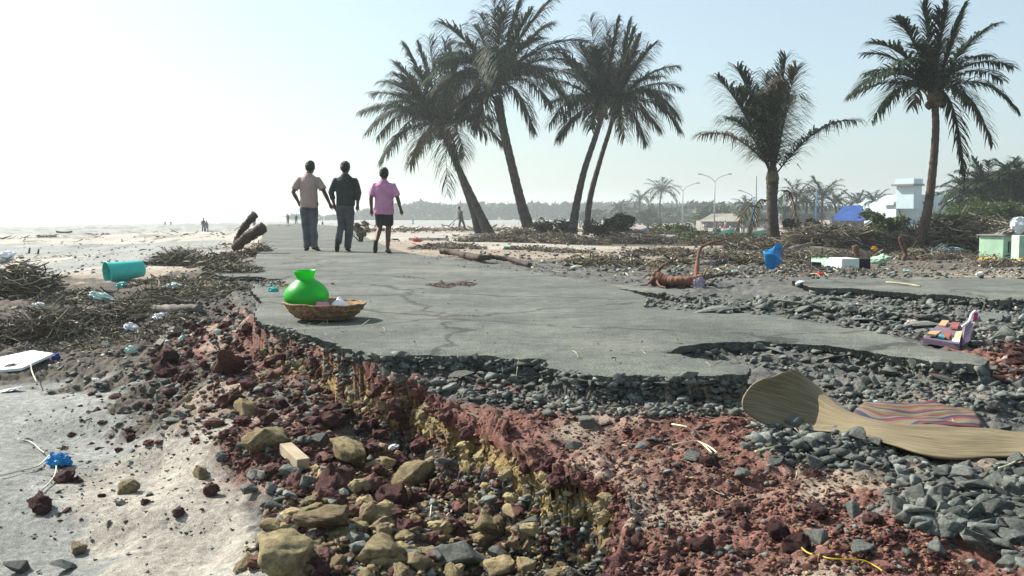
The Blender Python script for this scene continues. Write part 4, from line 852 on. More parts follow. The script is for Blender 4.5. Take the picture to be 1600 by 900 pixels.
# ---------------------------------------------------------------- people
def cloth(name, c, c2=None, **k): return M(name, c, .9, c2=c2, ns=k.get('ns', 5), bump=.5, bs=k.get('bs', 18), dist=.02)
def person(label, base, yaw, Hh, P, shirt, lower, shorts=False, hair=True, tuck=False, group=None, slim=1.0):
    """P: joints in a 1.75 m frame, x right, y forward, z up, standing at the origin"""
    k = Hh / 1.75; Rm = Matrix.Rotation(yaw, 3, 'Z'); B = Vector(base)
    def w(p): return B + Rm @ (Vector(p) * k)
    root = empty('person', B, label, 'person', group)
    D = dict(pelvis=(0,0,.93), chest=(0,.0,1.28), neck=(0,0,1.48), head=(0,.02,1.60), lsh=(-.185,0,1.37), rsh=(.185,0,1.37), lel=(-.27,-.03,1.13), rel=(.27,-.03,1.13), lwr=(-.28,.05,.88), rwr=(.28,.05,.88),
             lhip=(-.09,0,.90), rhip=(.09,0,.90), lkn=(-.10,.03,.50), rkn=(.10,.03,.50), lan=(-.11,0,.09), ran=(.11,0,.09), ltoe=(-.12,.2,.03), rtoe=(.12,.2,.03)); D.update(P)
    J = {a: Vector(b) for a, b in D.items() if isinstance(b, tuple)}; sl = slim
    mb = MB()
    # trunk of the body
    p, c, n = J['pelvis'], J['chest'], J['neck']
    def ell(pts, n_=16): mb.rings([tuple(w((q[0], q[1], q[2]))) + (q[3] * k, q[4] * k) for q in pts], n_)
    m_ = (p + c) / 2
    ell([(p.x, p.y, p.z - .12, .11 * sl, .09), (p.x, p.y, p.z - .02, .155 * sl, .115), (m_.x, m_.y, m_.z - .02, .135 * sl, .10), (c.x, c.y, c.z, .16 * sl, .115), (c.x, c.y, c.z + .1, .165 * sl, .105), ((c.x + n.x) / 2, c.y, n.z - .05, .11, .075), (n.x, n.y, n.z, .055, .055)])
    h = J['head']
    mb.tube([w(n - Vector((0, 0, .05))), w(n), w(h - Vector((0, .02, .05)))], [.062 * k, .055 * k, .055 * k], 10)
    ell([(h.x, h.y + .02, h.z - .11, .035, .04), (h.x, h.y + .015, h.z - .08, .058, .072), (h.x, h.y, h.z - .02, .080, .098), (h.x, h.y, h.z + .04, .083, .102), (h.x, h.y - .005, h.z + .09, .06, .078), (h.x, h.y - .01, h.z + .12, .02, .03)])
    mb.box(w(h + Vector((0, .10, -.02))), (.022 * k, .035 * k, .045 * k), Rm)                         # nose
    mb.box(w(h + Vector((0, .085, -.065))), (.045 * k, .018 * k, .016 * k), Rm)                        # lips
    for s in (-1, 1):
        mb.rings([tuple(w(h + Vector((s * .078, -.01, -.035)))) + (.010 * k, .018 * k), tuple(w(h + Vector((s * .084, -.015, 0)))) + (.013 * k, .026 * k), tuple(w(h + Vector((s * .080, -.015, .03)))) + (.008 * k, .014 * k)], 8)
        mb.box(w(h + Vector((s * .032, .088, .012))), (.03 * k, .012 * k, .012 * k), Rm)
    for s, q in ((-1, 'l'), (1, 'r')):
        sh, el, wr = J[q + 'sh'], J[q + 'el'], J[q + 'wr']
        mb.tube([w(c + Vector((s * .08, 0, .1))), w(sh), w(sh.lerp(el, .4)), w(el), w(el.lerp(wr, .35)), w(wr)], [.05 * k, .058 * k, .050 * k, .040 * k, .040 * k, .026 * k], 10)
        d = (wr - el).normalized(); hd = J.get(q + 'hd', wr + d * .09); d2 = (hd - wr).normalized(); side = d2.cross(Vector((s, 0, 0))).normalized()
        mb.tube([w(wr - d * .01), w(wr + d2 * .04), w(wr + d2 * .085)], [(.022 * k, .03 * k), (.018 * k, .042 * k), (.015 * k, .038 * k)], 8, up=Vector((s, 0, 0)))
        for f in range(4):
            o_ = side * ((f - 1.5) * .020); b_ = wr + d2 * .075 + o_; L = (.062, .074, .068, .052)[f]; cu = Vector((-s * .4, 0, 0)) * 1.0
            mb.tube([w(b_), w(b_ + d2 * L * .5 + cu * L * .12), w(b_ + d2 * L * .85 + cu * L * .5)], [.0095 * k, .0088 * k, .007 * k], 6)
        b_ = wr + d2 * .03 + side * .028; mb.tube([w(b_), w(b_ + d2 * .03 + side * .022), w(b_ + d2 * .06 + side * .022)], [.012 * k, .010 * k, .008 * k], 6)
        hp, kn, an, to = J[q + 'hip'], J[q + 'kn'], J[q + 'an'], J[q + 'toe']
        mb.tube([w(hp + Vector((0, 0, .04))), w(hp.lerp(kn, .3)), w(kn), w(kn.lerp(an, .3) + Vector((0, -.012, 0))), w(an)], [.085 * k * sl, .078 * k * sl, .055 * k, .055 * k, .036 * k], 12)
        fd = (to - an); dn = Vector((0, 0, 1)).cross(Vector((1, 0, 0)))
        heel = an - fd.normalized() * .05 + Vector((0, 0, -.04 if an.z < .12 else 0))
        mb.tube([w(heel), w(an + Vector((0, 0, -.035)) * (1 if an.z < .12 else .2)), w(an.lerp(to, .6)), w(to)], [.030 * k, .038 * k, .040 * k, .022 * k], 8)
    o = mb.build('body', m_skin, root); soften(o, remesh=.0085 * k, sm=2)
    hb = MB()
    def E(pts): hb.rings([tuple(w((q[0], q[1], q[2]))) + (q[3] * k, q[4] * k) for q in pts], 14)
    E([(h.x, h.y - .045, h.z - .07, .045, .035), (h.x, h.y - .04, h.z - .03, .086, .068), (h.x, h.y - .018, h.z + .04, .096, .102), (h.x, h.y - .008, h.z + .10, .082, .096), (h.x, h.y - .008, h.z + .14, .040, .05)])
    o = hb.build('hair', m_hair, root); soften(o, remesh=.010 * k, disp=.010, ds=38)
    sb = MB(); zb = P.get('hem', .80)
    def S(pts): sb.rings([tuple(w((q[0], q[1], q[2]))) + (q[3] * k, q[4] * k) for q in pts], 20)
    S([(p.x, p.y, zb, .185 * sl, .145), (p.x, p.y, p.z + .03, .182 * sl, .145), (m_.x, m_.y, m_.z, .175 * sl, .135), (c.x, c.y, c.z, .188 * sl, .138), (c.x, c.y, c.z + .09, .192 * sl, .122), ((c.x + n.x) / 2, c.y, n.z - .065, .150, .095), (n.x, n.y, n.z - .02, .085, .075), (n.x, n.y, n.z + .012, .066, .066)])
    ext = P.get('sleeve', .85)
    for s, q in ((-1, 'l'), (1, 'r')):
        sh, el, wr = J[q + 'sh'], J[q + 'el'], J[q + 'wr']
        pts = [w(c + Vector((s * .09, 0, .08))), w(sh), w(sh.lerp(el, min(.5, ext * .5)))]; rr = [.06 * k, .066 * k, .070 * k]
        if ext > 1: pts += [w(el), w(el.lerp(wr, ext - 1))]; rr += [.062 * k, .052 * k]
        else: pts += [w(sh.lerp(el, ext))]; rr += [.076 * k]
        sb.tube(pts, rr, 12)
    o = sb.build('shirt', shirt, root); soften(o, remesh=.012 * k, sm=2, disp=.012, ds=7); soften(o, disp=.005, ds=19)
    tb = MB(); gz = P.get('leg', 1.0)
    tb.rings([tuple(w((p.x, p.y, p.z - .13))) + (.13 * k * sl, .105 * k), tuple(w((p.x, p.y, p.z - .03))) + (.172 * k * sl, .130 * k), tuple(w((p.x, p.y, p.z + .06))) + (.158 * k * sl, .120 * k)], 16)
    for s, q in ((-1, 'l'), (1, 'r')):
        hp, kn, an = J[q + 'hip'], J[q + 'kn'], J[q + 'an']
        if shorts: tb.tube([w(hp + Vector((0, 0, .03))), w(hp.lerp(kn, .35)), w(hp.lerp(kn, .86))], [.090 * k, .092 * k * sl, .092 * k], 12)
        else: tb.tube([w(hp + Vector((0, 0, .03))), w(hp.lerp(kn, .4)), w(kn), w(kn.lerp(an, .5)), w(an + Vector((0, 0, -.03)))], [.095 * k, .095 * k * sl, .078 * k, .072 * k, .070 * k], 12)
    o = tb.build('shorts' if shorts else 'trousers', lower, root); soften(o, remesh=.012 * k, sm=2, disp=.016, ds=7)
    for s, q in ((-1, 'l'), (1, 'r')):
        an, to = J[q + 'an'], J[q + 'toe']; fd = (to - an).normalized(); nn = Vector((1, 0, 0)).cross(fd).normalized(); nn = -nn if nn.z > 0 and an.z < .12 else nn
        if nn.z > 0: nn = -nn
        a_ = an - fd * .07 + nn * (.065 if an.z < .12 else .045); b_ = to + fd * .03 + nn * (.018 if an.z < .12 else .03)
        z_ = MB(); z_.tube([w(a_), w(a_.lerp(b_, .25)), w(a_.lerp(b_, .7)), w(b_)], [(.035 * k, .010 * k), (.040 * k, .012 * k), (.048 * k, .012 * k), (.03 * k, .009 * k)], 10, up=nn)
        z_.build('sandal', m_black, root, True)
    return root
m_black = M('black rubber', (.015,.015,.016), .6, bump=0)
c_tan = cloth('pinkish tan shirt cloth', (.42,.32,.28), (.34,.25,.225)); c_drk = cloth('dark green grey shirt cloth', (.030,.038,.036), (.018,.023,.023)); c_pink = cloth('pink shirt cloth', (.56,.25,.40), (.44,.18,.31))
c_jean = cloth('slate blue trouser cloth', (.12,.135,.155), (.06,.07,.085)); c_dj = cloth('dark faded trouser cloth', (.10,.10,.11), (.05,.052,.06)); c_shorts = M('dark patterned shorts cloth', (.04,.045,.05), .9, c2=(.010,.012,.014), ns=14, bump=.3)
def stand(u, v): p = G(u, v); return Vector((p.x, p.y, p.z))
b1 = stand(484, 392); k1 = 1 / mpp(b1.y)
person('tall man in a pinkish tan shirt and slate trousers, walking away leftmost of the three', b1, .05, 1.80, dict(head=(.03,.03,1.60), lel=(-.29,-.05,1.13), lwr=(-.21,.10,.93), rel=(.30,-.04,1.14), rwr=(.40,.02,.90), lhip=(-.085,0,.90), lkn=(-.085,.04,.5), rkn=(.075,.02,.5), lan=(-.05,.02,.09), ran=(.10,-.04,.09), ltoe=(-.11,.20,.03), rtoe=(.15,.15,.03), hem=.83, sleeve=.8), c_tan, c_jean, slim=.95)
b2 = stand(541, 393)
person('man in a dark long sleeved shirt, walking away between the other two', b2, -.03, 1.77, dict(head=(0,.02,1.60), lel=(-.27,-.02,1.14), lwr=(-.24,.08,.90), rel=(.25,-.03,1.13), rwr=(.22,.06,.88), rkn=(.06,.06,.5), ran=(.02,.02,.09), rtoe=(.02,.2,.03), rhip=(.08,0,.9), lkn=(-.10,.07,.52), lan=(-.11,-.24,.20), ltoe=(-.13,-.20,.03), hem=.88, sleeve=1.55), c_drk, c_dj, slim=1.0)
b3 = stand(601, 396)
person('short bearded man in a pink shirt and dark shorts, walking away rightmost of the three', b3, -.06, 1.60, dict(head=(.0,.03,1.60), lel=(-.26,-.04,1.12), lwr=(-.27,.05,.87), rel=(.28,-.02,1.12), rwr=(.33,.07,.88), rkn=(.08,.03,.5), ran=(.06,.0,.09), rtoe=(.08,.18,.03), lkn=(-.11,.08,.52), lan=(-.13,-.22,.22), ltoe=(-.15,-.18,.05), hem=.79, sleeve=.85), c_pink, c_shorts, shorts=True, slim=1.08)

# small far people: four figures, then copies with their parts
c_w = cloth('white cloth', (.55,.56,.56)); c_b = cloth('blue cloth', (.10,.16,.34)); c_m = cloth('magenta cloth', (.52,.05,.24)); c_y = cloth('ochre cloth', (.36,.26,.12)); c_g = cloth('grey cloth', (.10,.11,.12)); c_bl = cloth('bluish cloth', (.20,.26,.34))
def small_person(base, Hh, top, low, yaw, kind, seed):
    k = Hh / 1.65; B = Vector(base); root = empty('person', B, None, None); Rm = Matrix.Rotation(yaw, 3, 'Z'); r = random.Random(seed)
    w = lambda p: B + Rm @ (Vector(p) * k); mb = MB(); st = .12 if kind == 'walk' else .03
    mb.tube([w((0,0,.8)), w((0,0,1.05)), w((0,0,1.3)), w((0,0,1.36)), w((0,.01,1.42)), w((0,.01,1.5)), w((0,.01,1.57)), w((0,.01,1.62))], [.13*k,.14*k,.15*k,.055*k,.06*k,.085*k,.08*k,.03*k], 10)
    for s in (-1, 1):
        mb.tube([w((s*.08,0,.85)), w((s*.09,s*st,.45)), w((s*.10,s*st*1.6-.03,.05)), w((s*.10,s*st*1.6+.12,.02))], [.09*k,.06*k,.04*k,.03*k], 8)
        mb.tube([w((s*.12,0,1.26)), w((s*.24,-s*st,1.0)), w((s*.26,-s*st+.08,.75))], [.055*k,.042*k,.03*k], 8)
    mb.build('body', m_skin, root, True)
    hb = MB(); hb.rings([tuple(w((0,-.02,1.48))) + (.075*k,.07*k), tuple(w((0,-.01,1.56))) + (.092*k,.095*k), tuple(w((0,0,1.64))) + (.04*k,.04*k)], 10); hb.build('hair', m_hair, root, True)
    sb = MB(); sb.rings([tuple(w((0,0,.82))) + (.18*k,.14*k), tuple(w((0,0,1.0))) + (.16*k,.13*k), tuple(w((0,0,1.25))) + (.19*k,.13*k), tuple(w((0,0,1.35))) + (.09*k,.08*k)], 12)
    for s in (-1, 1): sb.tube([w((s*.12,0,1.27)), w((s*.2,-s*st*.5,1.1))], [.075*k,.07*k], 8)
    sb.build('shirt', top, root, True)
    tb = MB()
    if kind == 'sari': tb.rings([tuple(w((0,0,.04))) + (.24*k,.2*k), tuple(w((0,0,.5))) + (.2*k,.17*k), tuple(w((0,0,.92))) + (.16*k,.13*k)], 14)
    else:
        tb.rings([tuple(w((0,0,.78))) + (.15*k,.12*k), tuple(w((0,0,.92))) + (.17*k,.13*k)], 10)
        for s in (-1, 1): tb.tube([w((s*.08,0,.85)), w((s*.09,s*st,.45)), w((s*.10,s*st*1.6-.03,.08))], [.10*k,.08*k,.07*k], 8)
    tb.build('skirt' if kind == 'sari' else 'trousers', low, root, True)
    return root
def putp(u, vfeet, d, hpx, top, low, kind, yaw, label, group=None, seed=1):
    b = at(u, vfeet, d); z = zat(b.x, b.y); o = small_person((b.x, b.y, z), hpx * mpp(d), top, low, yaw, kind, seed); return tag(o, label, 'person', group)
def dep(u, v): return G(u, v).y
putp(1058, 372, 88, 25, c_b, c_bl, 'sari', 3.0, 'person in pale blue clothes walking beside the magenta dressed one')
putp(1071, 378, 84, 27, c_m, c_m, 'sari', 2.8, 'person in magenta clothes on the field below the lamp posts')
putp(1123, 368, 80, 24, c_drk, c_b, 'sari', .3, 'dark topped person in a blue skirt left of the stout palm')
putp(1037, 370, 85, 20, c_g, c_g, 'walk', 1.0, 'grey dressed person left of the pale blue dressed one')
putp(925, 372, 60, 24, c_w, c_b, 'walk', .4, 'person in white top among the brush between the palms')
putp(943, 366, 62, 26, c_w, c_w, 'walk', 2.0, 'person all in white beside the dark leaf heap')
putp(318, 357, 68, 22, c_g, c_g, 'walk', .2, 'taller grey figure of the pair walking on the open beach')
putp(323, 357, 70, 19, c_bl, c_g, 'walk', -.1, 'shorter figure of the pair walking on the open beach')
putp(450, 355, 80, 16, c_g, c_g, 'walk', .1, 'left of two far figures on the road before the men')
putp(463, 355, 80, 16, c_b, c_g, 'walk', 0, 'right of two far figures on the road before the men')
putp(397, 352, 95, 17, c_bl, c_g, 'walk', 0, 'far figure seen behind the two sawn logs')
putp(504, 352, 110, 10, c_g, c_g, 'walk', 0, 'tiny figure far off between the first and second man')
# crowd near the green boats
tops = [c_w, c_b, c_y, c_g, c_w, c_bl, c_m, c_drk]; CR_ = random.Random(4); protoP = []
for i in range(6): protoP.append(None)
ci = 0
for (u0, u1, v, d, n, hp) in [(880, 1000, 357, 150, 9, 13), (1076, 1215, 364, 105, 20, 19), (1226, 1330, 364, 100, 18, 18), (1380, 1420, 362, 90, 5, 17), (640, 760, 349, 190, 5, 9)]:
    for i in range(n):
        u = CR_.uniform(u0, u1); dd = d * CR_.uniform(.9, 1.15); b = at(u, v, dd); z = zat(b.x, b.y); j = ci % 6
        if protoP[j] is None:
            o = small_person((b.x, b.y, z), hp * mpp(d), tops[j], tops[(j * 3 + 2) % 8], CR_.uniform(0, 6), ('walk', 'sari')[j % 2], j); protoP[j] = o
        else:
            o = copy_tree(protoP[j]); o.location = (b.x, b.y, z); o.rotation_euler.z = CR_.uniform(0, 6.28)
        lab = ['person in a white top in the distant crowd','person in a blue top in the distant crowd','person in an ochre top in the distant crowd','grey dressed person in the distant crowd','person dressed in white and grey in the distant crowd','person in a pale blue top in the distant crowd'][j]
        tag(o, lab, 'person', 'far crowd behind the palms'); ci += 1
# man bending / running with a stick near the leftmost palm
rb = at(723, 372, 62); rz = zat(rb.x, rb.y)
o = small_person((rb.x, rb.y, rz), 1.6, c_g, c_g, -1.2, 'walk', 9); tag(o, 'grey dressed person striding over the sand left of the leaning palm stems', 'person'); o.rotation_euler = (0, -.15, 0)
mb = MB(); twig_mb(mb, Vector((rb.x - .9, rb.y, rz + .3)), Vector((rb.x - .1, rb.y - .1, rz + 1.0)), .03, random.Random(3), .02); tag(mb.build('stick', m_wood, None, origin=(rb.x - .9, rb.y, rz + .3)), 'thin stick held by the person striding near the palms', 'stick')

# ---------------------------------------------------------------- basket with pot, box and bag
bp_ = onz(507, 500, 0); s_ = mpp(bp_.y); rr_ = 64 * s_
m_bask = M('woven cane', (.38,.24,.135), .85, c2=(.15,.085,.05), ns=26, bump=1.0, bs=70, fine=.35, fs=90)
bc = Vector((bp_.x, bp_.y, .012)); tilt = Matrix.Rotation(R(1.5), 3, 'Y')
root = empty('basket', bc, 'shallow round cane basket holding a green pot on the road edge', 'basket')
H_ = 24 * s_ * 1.02
mb = MB(); prof = [(0, 0), (rr_ * .62, 0), (rr_ * .80, H_ * .30), (rr_ * .93, H_ * .72), (rr_, H_), (rr_ * .97, H_), (rr_ * .90, H_ * .72), (rr_ * .77, H_ * .34), (rr_ * .6, .008), (0, .008)]
mb.lathe(prof, bc, 48, tilt); o = mb.build('bowl', m_bask, root, True)
V = np.empty(len(o.data.vertices) * 3); o.data.vertices.foreach_get('co', V); V = V.reshape(-1, 3)
for i in range(len(V)):
    a = math.atan2(V[i, 1], V[i, 0]); V[i, :2] *= 1 + (.006 if (i % 48) % 2 else -.006)
o.data.vertices.foreach_set('co', V.reshape(-1))
rm = MB(); P = [bc + tilt @ Vector((math.cos(t) * rr_ * .99, math.sin(t) * rr_ * .99, H_ + .003 * math.sin(9 * t))) for t in [i * 2 * math.pi / 60 for i in range(61)]]; rm.tube(P, .008, 6); rm.build('rim', m_bask, root, True)
for q, zz in ((.70, .12), (.82, .42), (.91, .68)):
    rm = MB(); P = [bc + tilt @ Vector((math.cos(t) * rr_ * q * 1.035, math.sin(t) * rr_ * q * 1.035, H_ * zz)) for t in [i * 2 * math.pi / 60 for i in range(61)]]; rm.tube(P, .0035, 5); rm.build('weave_band', m_bask, root, True)
m_pot = bpy.data.materials.new('green plastic'); m_pot.use_nodes = True; pb = m_pot.node_tree.nodes['Principled BSDF']; pb.inputs['Base Color'].default_value = (.012, .48, .03, 1); pb.inputs['Roughness'].default_value = .36
tr = m_pot.node_tree.nodes.new('ShaderNodeBsdfTranslucent'); tr.inputs[0].default_value = (.02, .75, .03, 1); mx = m_pot.node_tree.nodes.new('ShaderNodeMixShader'); mx.inputs[0].default_value = .38
m_pot.node_tree.links.new(pb.outputs[0], mx.inputs[1]); m_pot.node_tree.links.new(tr.outputs[0], mx.inputs[2]); m_pot.node_tree.links.new(mx.outputs[0], m_pot.node_tree.nodes['Material Output'].inputs[0])
dn = m_pot.node_tree.nodes.new('ShaderNodeTexNoise'); dn.inputs['Scale'].default_value = 14; dn.inputs['Detail'].default_value = 8; dn.inputs['Roughness'].default_value = .7
dr = m_pot.node_tree.nodes.new('ShaderNodeValToRGB'); dr.color_ramp.elements[0].color = (.012, .46, .03, 1); dr.color_ramp.elements[1].color = (.10, .42, .09, 1); dr.color_ramp.elements[0].position = .5; dr.color_ramp.elements[1].position = .78; m_pot.node_tree.links.new(dn.outputs[0], dr.inputs[0]); m_pot.node_tree.links.new(dr.outputs[0], pb.inputs['Base Color'])
nz = m_pot.node_tree.nodes.new('ShaderNodeTexNoise'); nz.inputs['Scale'].default_value = 30; bmpn = m_pot.node_tree.nodes.new('ShaderNodeBump'); bmpn.inputs['Strength'].default_value = .12; m_pot.node_tree.links.new(nz.outputs[0], bmpn.inputs['Height']); m_pot.node_tree.links.new(bmpn.outputs[0], pb.inputs['Normal'])
pc = Vector(((479 - 800) / F * (bp_.y + .02), bp_.y + .02, .026)); u_ = s_
prof = [(0, 0), (17, 0), (21, 3), (29, 14), (35, 26), (36, 34), (31, 44), (22, 52), (15, 56), (13, 59), (15, 64), (17.5, 69), (18, 71), (16.8, 70.5), (13.4, 64), (12, 59), (20, 51), (28, 44), (33, 35), (34, 27), (27, 14), (19, 5), (0, 2)]
mb = MB(); tp_ = Matrix.Rotation(R(-2), 3, 'Y') @ Matrix.Rotation(R(3), 3, 'X'); mb.lathe([(a * u_, b * u_ * 1.02) for a, b in prof], pc, 48, tp_)
o = mb.build('water_pot', m_pot, None, True, origin=pc); soften(o, sub=1); tag(o, 'bright green plastic water pot with flared neck standing in the cane basket', 'water pot')
m_pinkb = M('pink card', (.62,.25,.46), .6, var=.06, bump=0)
c0 = Vector(((501 - 800) / F * (bp_.y - .08), bp_.y - .08, .102)); mb = MB(); mb.box(c0, (.085, .06, .055), Matrix.Rotation(.5, 3, 'Z') @ Matrix.Rotation(.1, 3, 'Y')); o = mb.build('soap_box', m_pinkb, None, origin=c0); soften(o, bev=.003); tag(o, 'small pink box lying in the basket beside the green pot', 'box')
c1 = Vector(((529 - 800) / F * (bp_.y - .03), bp_.y - .03, .082)); mb = MB()
mb.lathe([(0, -.055), (.035, -.048), (.056, -.02), (.062, .01), (.052, .038), (.030, .055), (.012, .06), (.014, .072), (0, .07)], c1, 24)
o = mb.build('plastic_bag', m_white, None, True, origin=c1); soften(o, sub=1, disp=.012, ds=22); tag(o, 'round knotted white plastic bag in the basket right of the pink box', 'bag')

# ---------------------------------------------------------------- turquoise bin and other litter
m_turq = M('turquoise plastic', (.03,.46,.40), .4, var=.1, bump=.1, bs=20); m_turq.node_tree.nodes['Principled BSDF'].inputs['Transmission Weight'].default_value = 0
g0 = G(205, 438); s_ = mpp(g0.y); gz = g0.z; c2_ = Vector((at(196, 425, g0.y).x, g0.y, gz + 15 * s_)); ax = Vector((-.72, -.66, -.10)).normalized()
rotm = ax.to_track_quat('Z', 'Y').to_matrix(); root = empty('plastic_bin', Vector((c2_.x, c2_.y, gz)), 'turquoise plastic bin lying on its side on the litter at the left', 'bin'); Lb = 56 * s_
cc_ = c2_ - ax * Lb * .5
mb = MB(); mb.lathe([(a * s_, b * Lb) for a, b in [(0, 0), (11, 0), (13, .03), (14, .3), (15, .55), (16, .8), (17, .97), (18, 1), (17.2, 1), (16, .97), (15, .8), (14, .5), (13, .3), (12, .05), (0, .03)]], cc_, 36, rotm); mb.build('shell', m_turq, root, True)
mb = MB(); mb.tube([cc_ + rotm @ Vector((math.cos(t) * 17.8 * s_, math.sin(t) * 17.8 * s_, Lb)) for t in [i * 2 * math.pi / 40 for i in range(41)]], 1.1 * s_, 6); mb.build('rim', m_turq, root, True)
def crumple(name, label, cat, u, v, wpx, hpx, mat, seed, flat=.5, d=None, dz=0, group=None):
    p = G(u, v) if d is None else at(u, v, d); s = mpp(p.y); r = random.Random(seed); bm = bmesh.new(); bmesh.ops.create_icosphere(bm, subdivisions=4, radius=1)
    for q in bm.verts:
        n_ = q.co.copy(); q.co = n_ * (1 + .35 * mnoise.noise(n_ * 1.7 + Vector((seed, 0, 0)))) + mnoise.noise_vector(n_ * 3.3 + Vector((0, seed, 0))) * .26 + n_ * .22 * (abs(mnoise.noise(n_ * 5 + Vector((seed, seed, 0)))) - .3)
        q.co = Vector((q.co.x * wpx * s / 2, q.co.y * wpx * s * .4 * flat * 1.5, q.co.z * hpx * s / 2))
    bmesh.ops.rotate(bm, verts=bm.verts, cent=(0, 0, 0), matrix=Matrix.Rotation(r.gauss(0, .25), 3, 'Y'))
    me = bpy.data.meshes.new(name); bm.to_mesh(me); bm.free(); me.materials.append(mat); o = bpy.data.objects.new(name, me); C.objects.link(o); o.location = (p.x, p.y, p.z + hpx * s * .35 + dz)
    return tag(o, label, cat, group)
m_blue = M('blue plastic bag', (.02,.30,.62), .4, c2=(.02,.20,.50), bump=.6, bs=10, trans=.3); m_dblue = M('dark blue plastic', (.02,.04,.30), .4, bump=.2); m_pale = M('pale green film', (.45,.62,.56), .4, var=.15, bump=.5, bs=9, trans=.2)
m_blackbag = M('black plastic bag', (.014,.018,.018), .35, bump=.6, bs=9)
for a in [('plastic_bag','white plastic bag caught at the left end of the long pale pipe','bag',160,470,42,14,m_pale,1),('plastic_bag','crumpled white bag in the middle of the left litter drift','bag',207,521,28,18,m_white,2),
 ('plastic_bag','flat white scrap of plastic right of the middle bag','bag',253,499,30,12,m_white,3),('plastic_bag','bluish white scrap near the road edge litter','bag',272,452,26,12,m_pale,4),('plastic_bag','small turquoise scrap under the fallen bin','plastic scrap',190,449,16,10,m_turq,5),
 ('plastic_bag','turquoise plastic scrap on the asphalt left of the green pot','plastic scrap',427,456,17,9,m_turq,6),('plastic_bag','white foam scrap between pipe and road','foam scrap',298,488,14,12,m_white,7),
 ('plastic_bag','crushed light blue plastic bag on the dark clod at the lower left','bag',93,728,38,24,m_blue,8),('plastic_sheet','thin wet white plastic film on the sand at the left edge','plastic sheet',12,612,44,5,m_white,9),
 ('plastic_bag','shiny black bag on the litter strip beyond the road','bag',983,412,30,16,m_blackbag,10),('cloth_scrap','pale grey scrap near the lower left bag','cloth scrap',205,552,20,14,m_pale,11),
 ('plastic_bag','tiny white scrap in the pit below the red layer','plastic scrap',612,703,22,9,m_white,12),('plastic_bag','white lump at the very bottom below the pit','plastic scrap',770,892,26,12,m_white,13),
 ('paper_scrap','white paper scrap behind the striped mat','paper scrap',1368,633,14,9,m_white,14),('cloth_scrap','small red scrap on the rubble behind the striped mat','cloth scrap',1461,588,9,9,M('red plastic',(.5,.03,.04),.5,bump=0),15),
 ('cloth_scrap','pinkish pale scrap in the rubble left of the painted panel','cloth scrap',1425,507,20,9,M('faded pink cloth',(.55,.42,.40),.8,bump=.2),16),
 ('blanket','white cloth lump at the far left edge','cloth heap',2,410,44,16,m_white,17),('cloth_scrap','red cloth scrap on the low debris right of the third man','cloth scrap',652,378,14,6,M('red plastic',(.5,.03,.04)),18),
 ('cloth_scrap','red scrap in the twig litter below the blue bag','cloth scrap',1281,430,14,6,M('red plastic',(.5,.03,.04)),19),('plastic_bag','small teal scrap under the tallest palm','plastic scrap',792,390,10,6,m_turq,20)]:
    crumple(*a)
for i, (u, v, wp, hp, m__, lab) in enumerate([(60,480,18,9,m_white,'white scrap on the branch pile at the left edge'),(118,512,16,8,m_pale,'pale scrap in the litter left of the middle bag'),(165,540,14,8,m_white,'white scrap low in the litter drift'),(285,530,14,7,m_pale,'pale scrap right of the slanting plank'),(235,470,18,7,m_white,'white scrap just above the pale log'),
 (320,452,14,7,m_white,'white scrap among weeds near the road edge'),(340,520,12,7,m_pale,'pale scrap on the purplish clods'),(75,530,14,8,m_straw,'straw coloured scrap in the left drift'),(30,520,16,8,m_pale,'pale scrap above the white foam board'),(150,595,14,5,m_white,'white scrap on the sand below the litter'),
 (900,420,14,6,m_white,'white scrap at the far edge of the road'),(1150,428,16,7,m_pale,'pale scrap left of the blue bag'),(1250,444,14,6,m_white,'white scrap at the tip of the second asphalt piece'),(1420,428,18,7,m_pale,'pale green scrap before the kerb'),(1340,498,12,6,m_white,'white scrap in the rubble strip'),(1130,400,12,7,m_blue,'small blue scrap left of the stout palm'),(1530,430,12,6,m_white,'white scrap before the pale green box'),(870,392,10,6,m_white,'white scrap on the sand before the dark curved palm')]):
    crumple('plastic_scrap', lab, 'plastic scrap', u, v, wp, hp, m__, 80 + i)
# blue bag hanging on a stick
p = G(1208, 424); s_ = mpp(p.y)
def sheetcloth(name, label, cat, P4, mat, nx, ny, disp, ds, seed, thick=.004, bulge=0):
    mb = MB(); a, b, c, d = [Vector(q) for q in P4]; nrm = (b - a).cross(d - a).normalized()
    for j in range(ny + 1):
        for i in range(nx + 1):
            s, t = i / nx, j / ny; q = a.lerp(b, s).lerp(d.lerp(c, s), t)
            q += mnoise.noise_vector(q * ds + Vector((seed, 0, 0))) * disp + nrm * bulge * math.sin(s * math.pi) * math.sin(t * math.pi); mb.v.append(tuple(q))
    mb.f += [(j * (nx + 1) + i, j * (nx + 1) + i + 1, (j + 1) * (nx + 1) + i + 1, (j + 1) * (nx + 1) + i) for j in range(ny) for i in range(nx)]
    o = mb.build(name, mat, None, True, origin=a); soften(o, solid=thick)
    return tag(o, label, cat)
D_ = p.y
mb = MB(); 
o = sheetcloth('plastic_bag', 'bright blue plastic bag hanging from a slanting pole below the stout palm', 'bag', [at(1202,384,D_), at(1226,387,D_ + .15), at(1208,428,D_), at(1200,420,D_)], m_blue, 18, 24, .12, 5.5, 3, .006, -.10)
mb = MB(); twig_mb(mb, at(1196,420,D_ + .1), at(1232,376,D_ + .1), .02, random.Random(2), .01, 6); tag(mb.build('stick', m_straw, None, origin=at(1200,410,D_ + .1)), 'pale stick on which the blue bag hangs', 'stick')
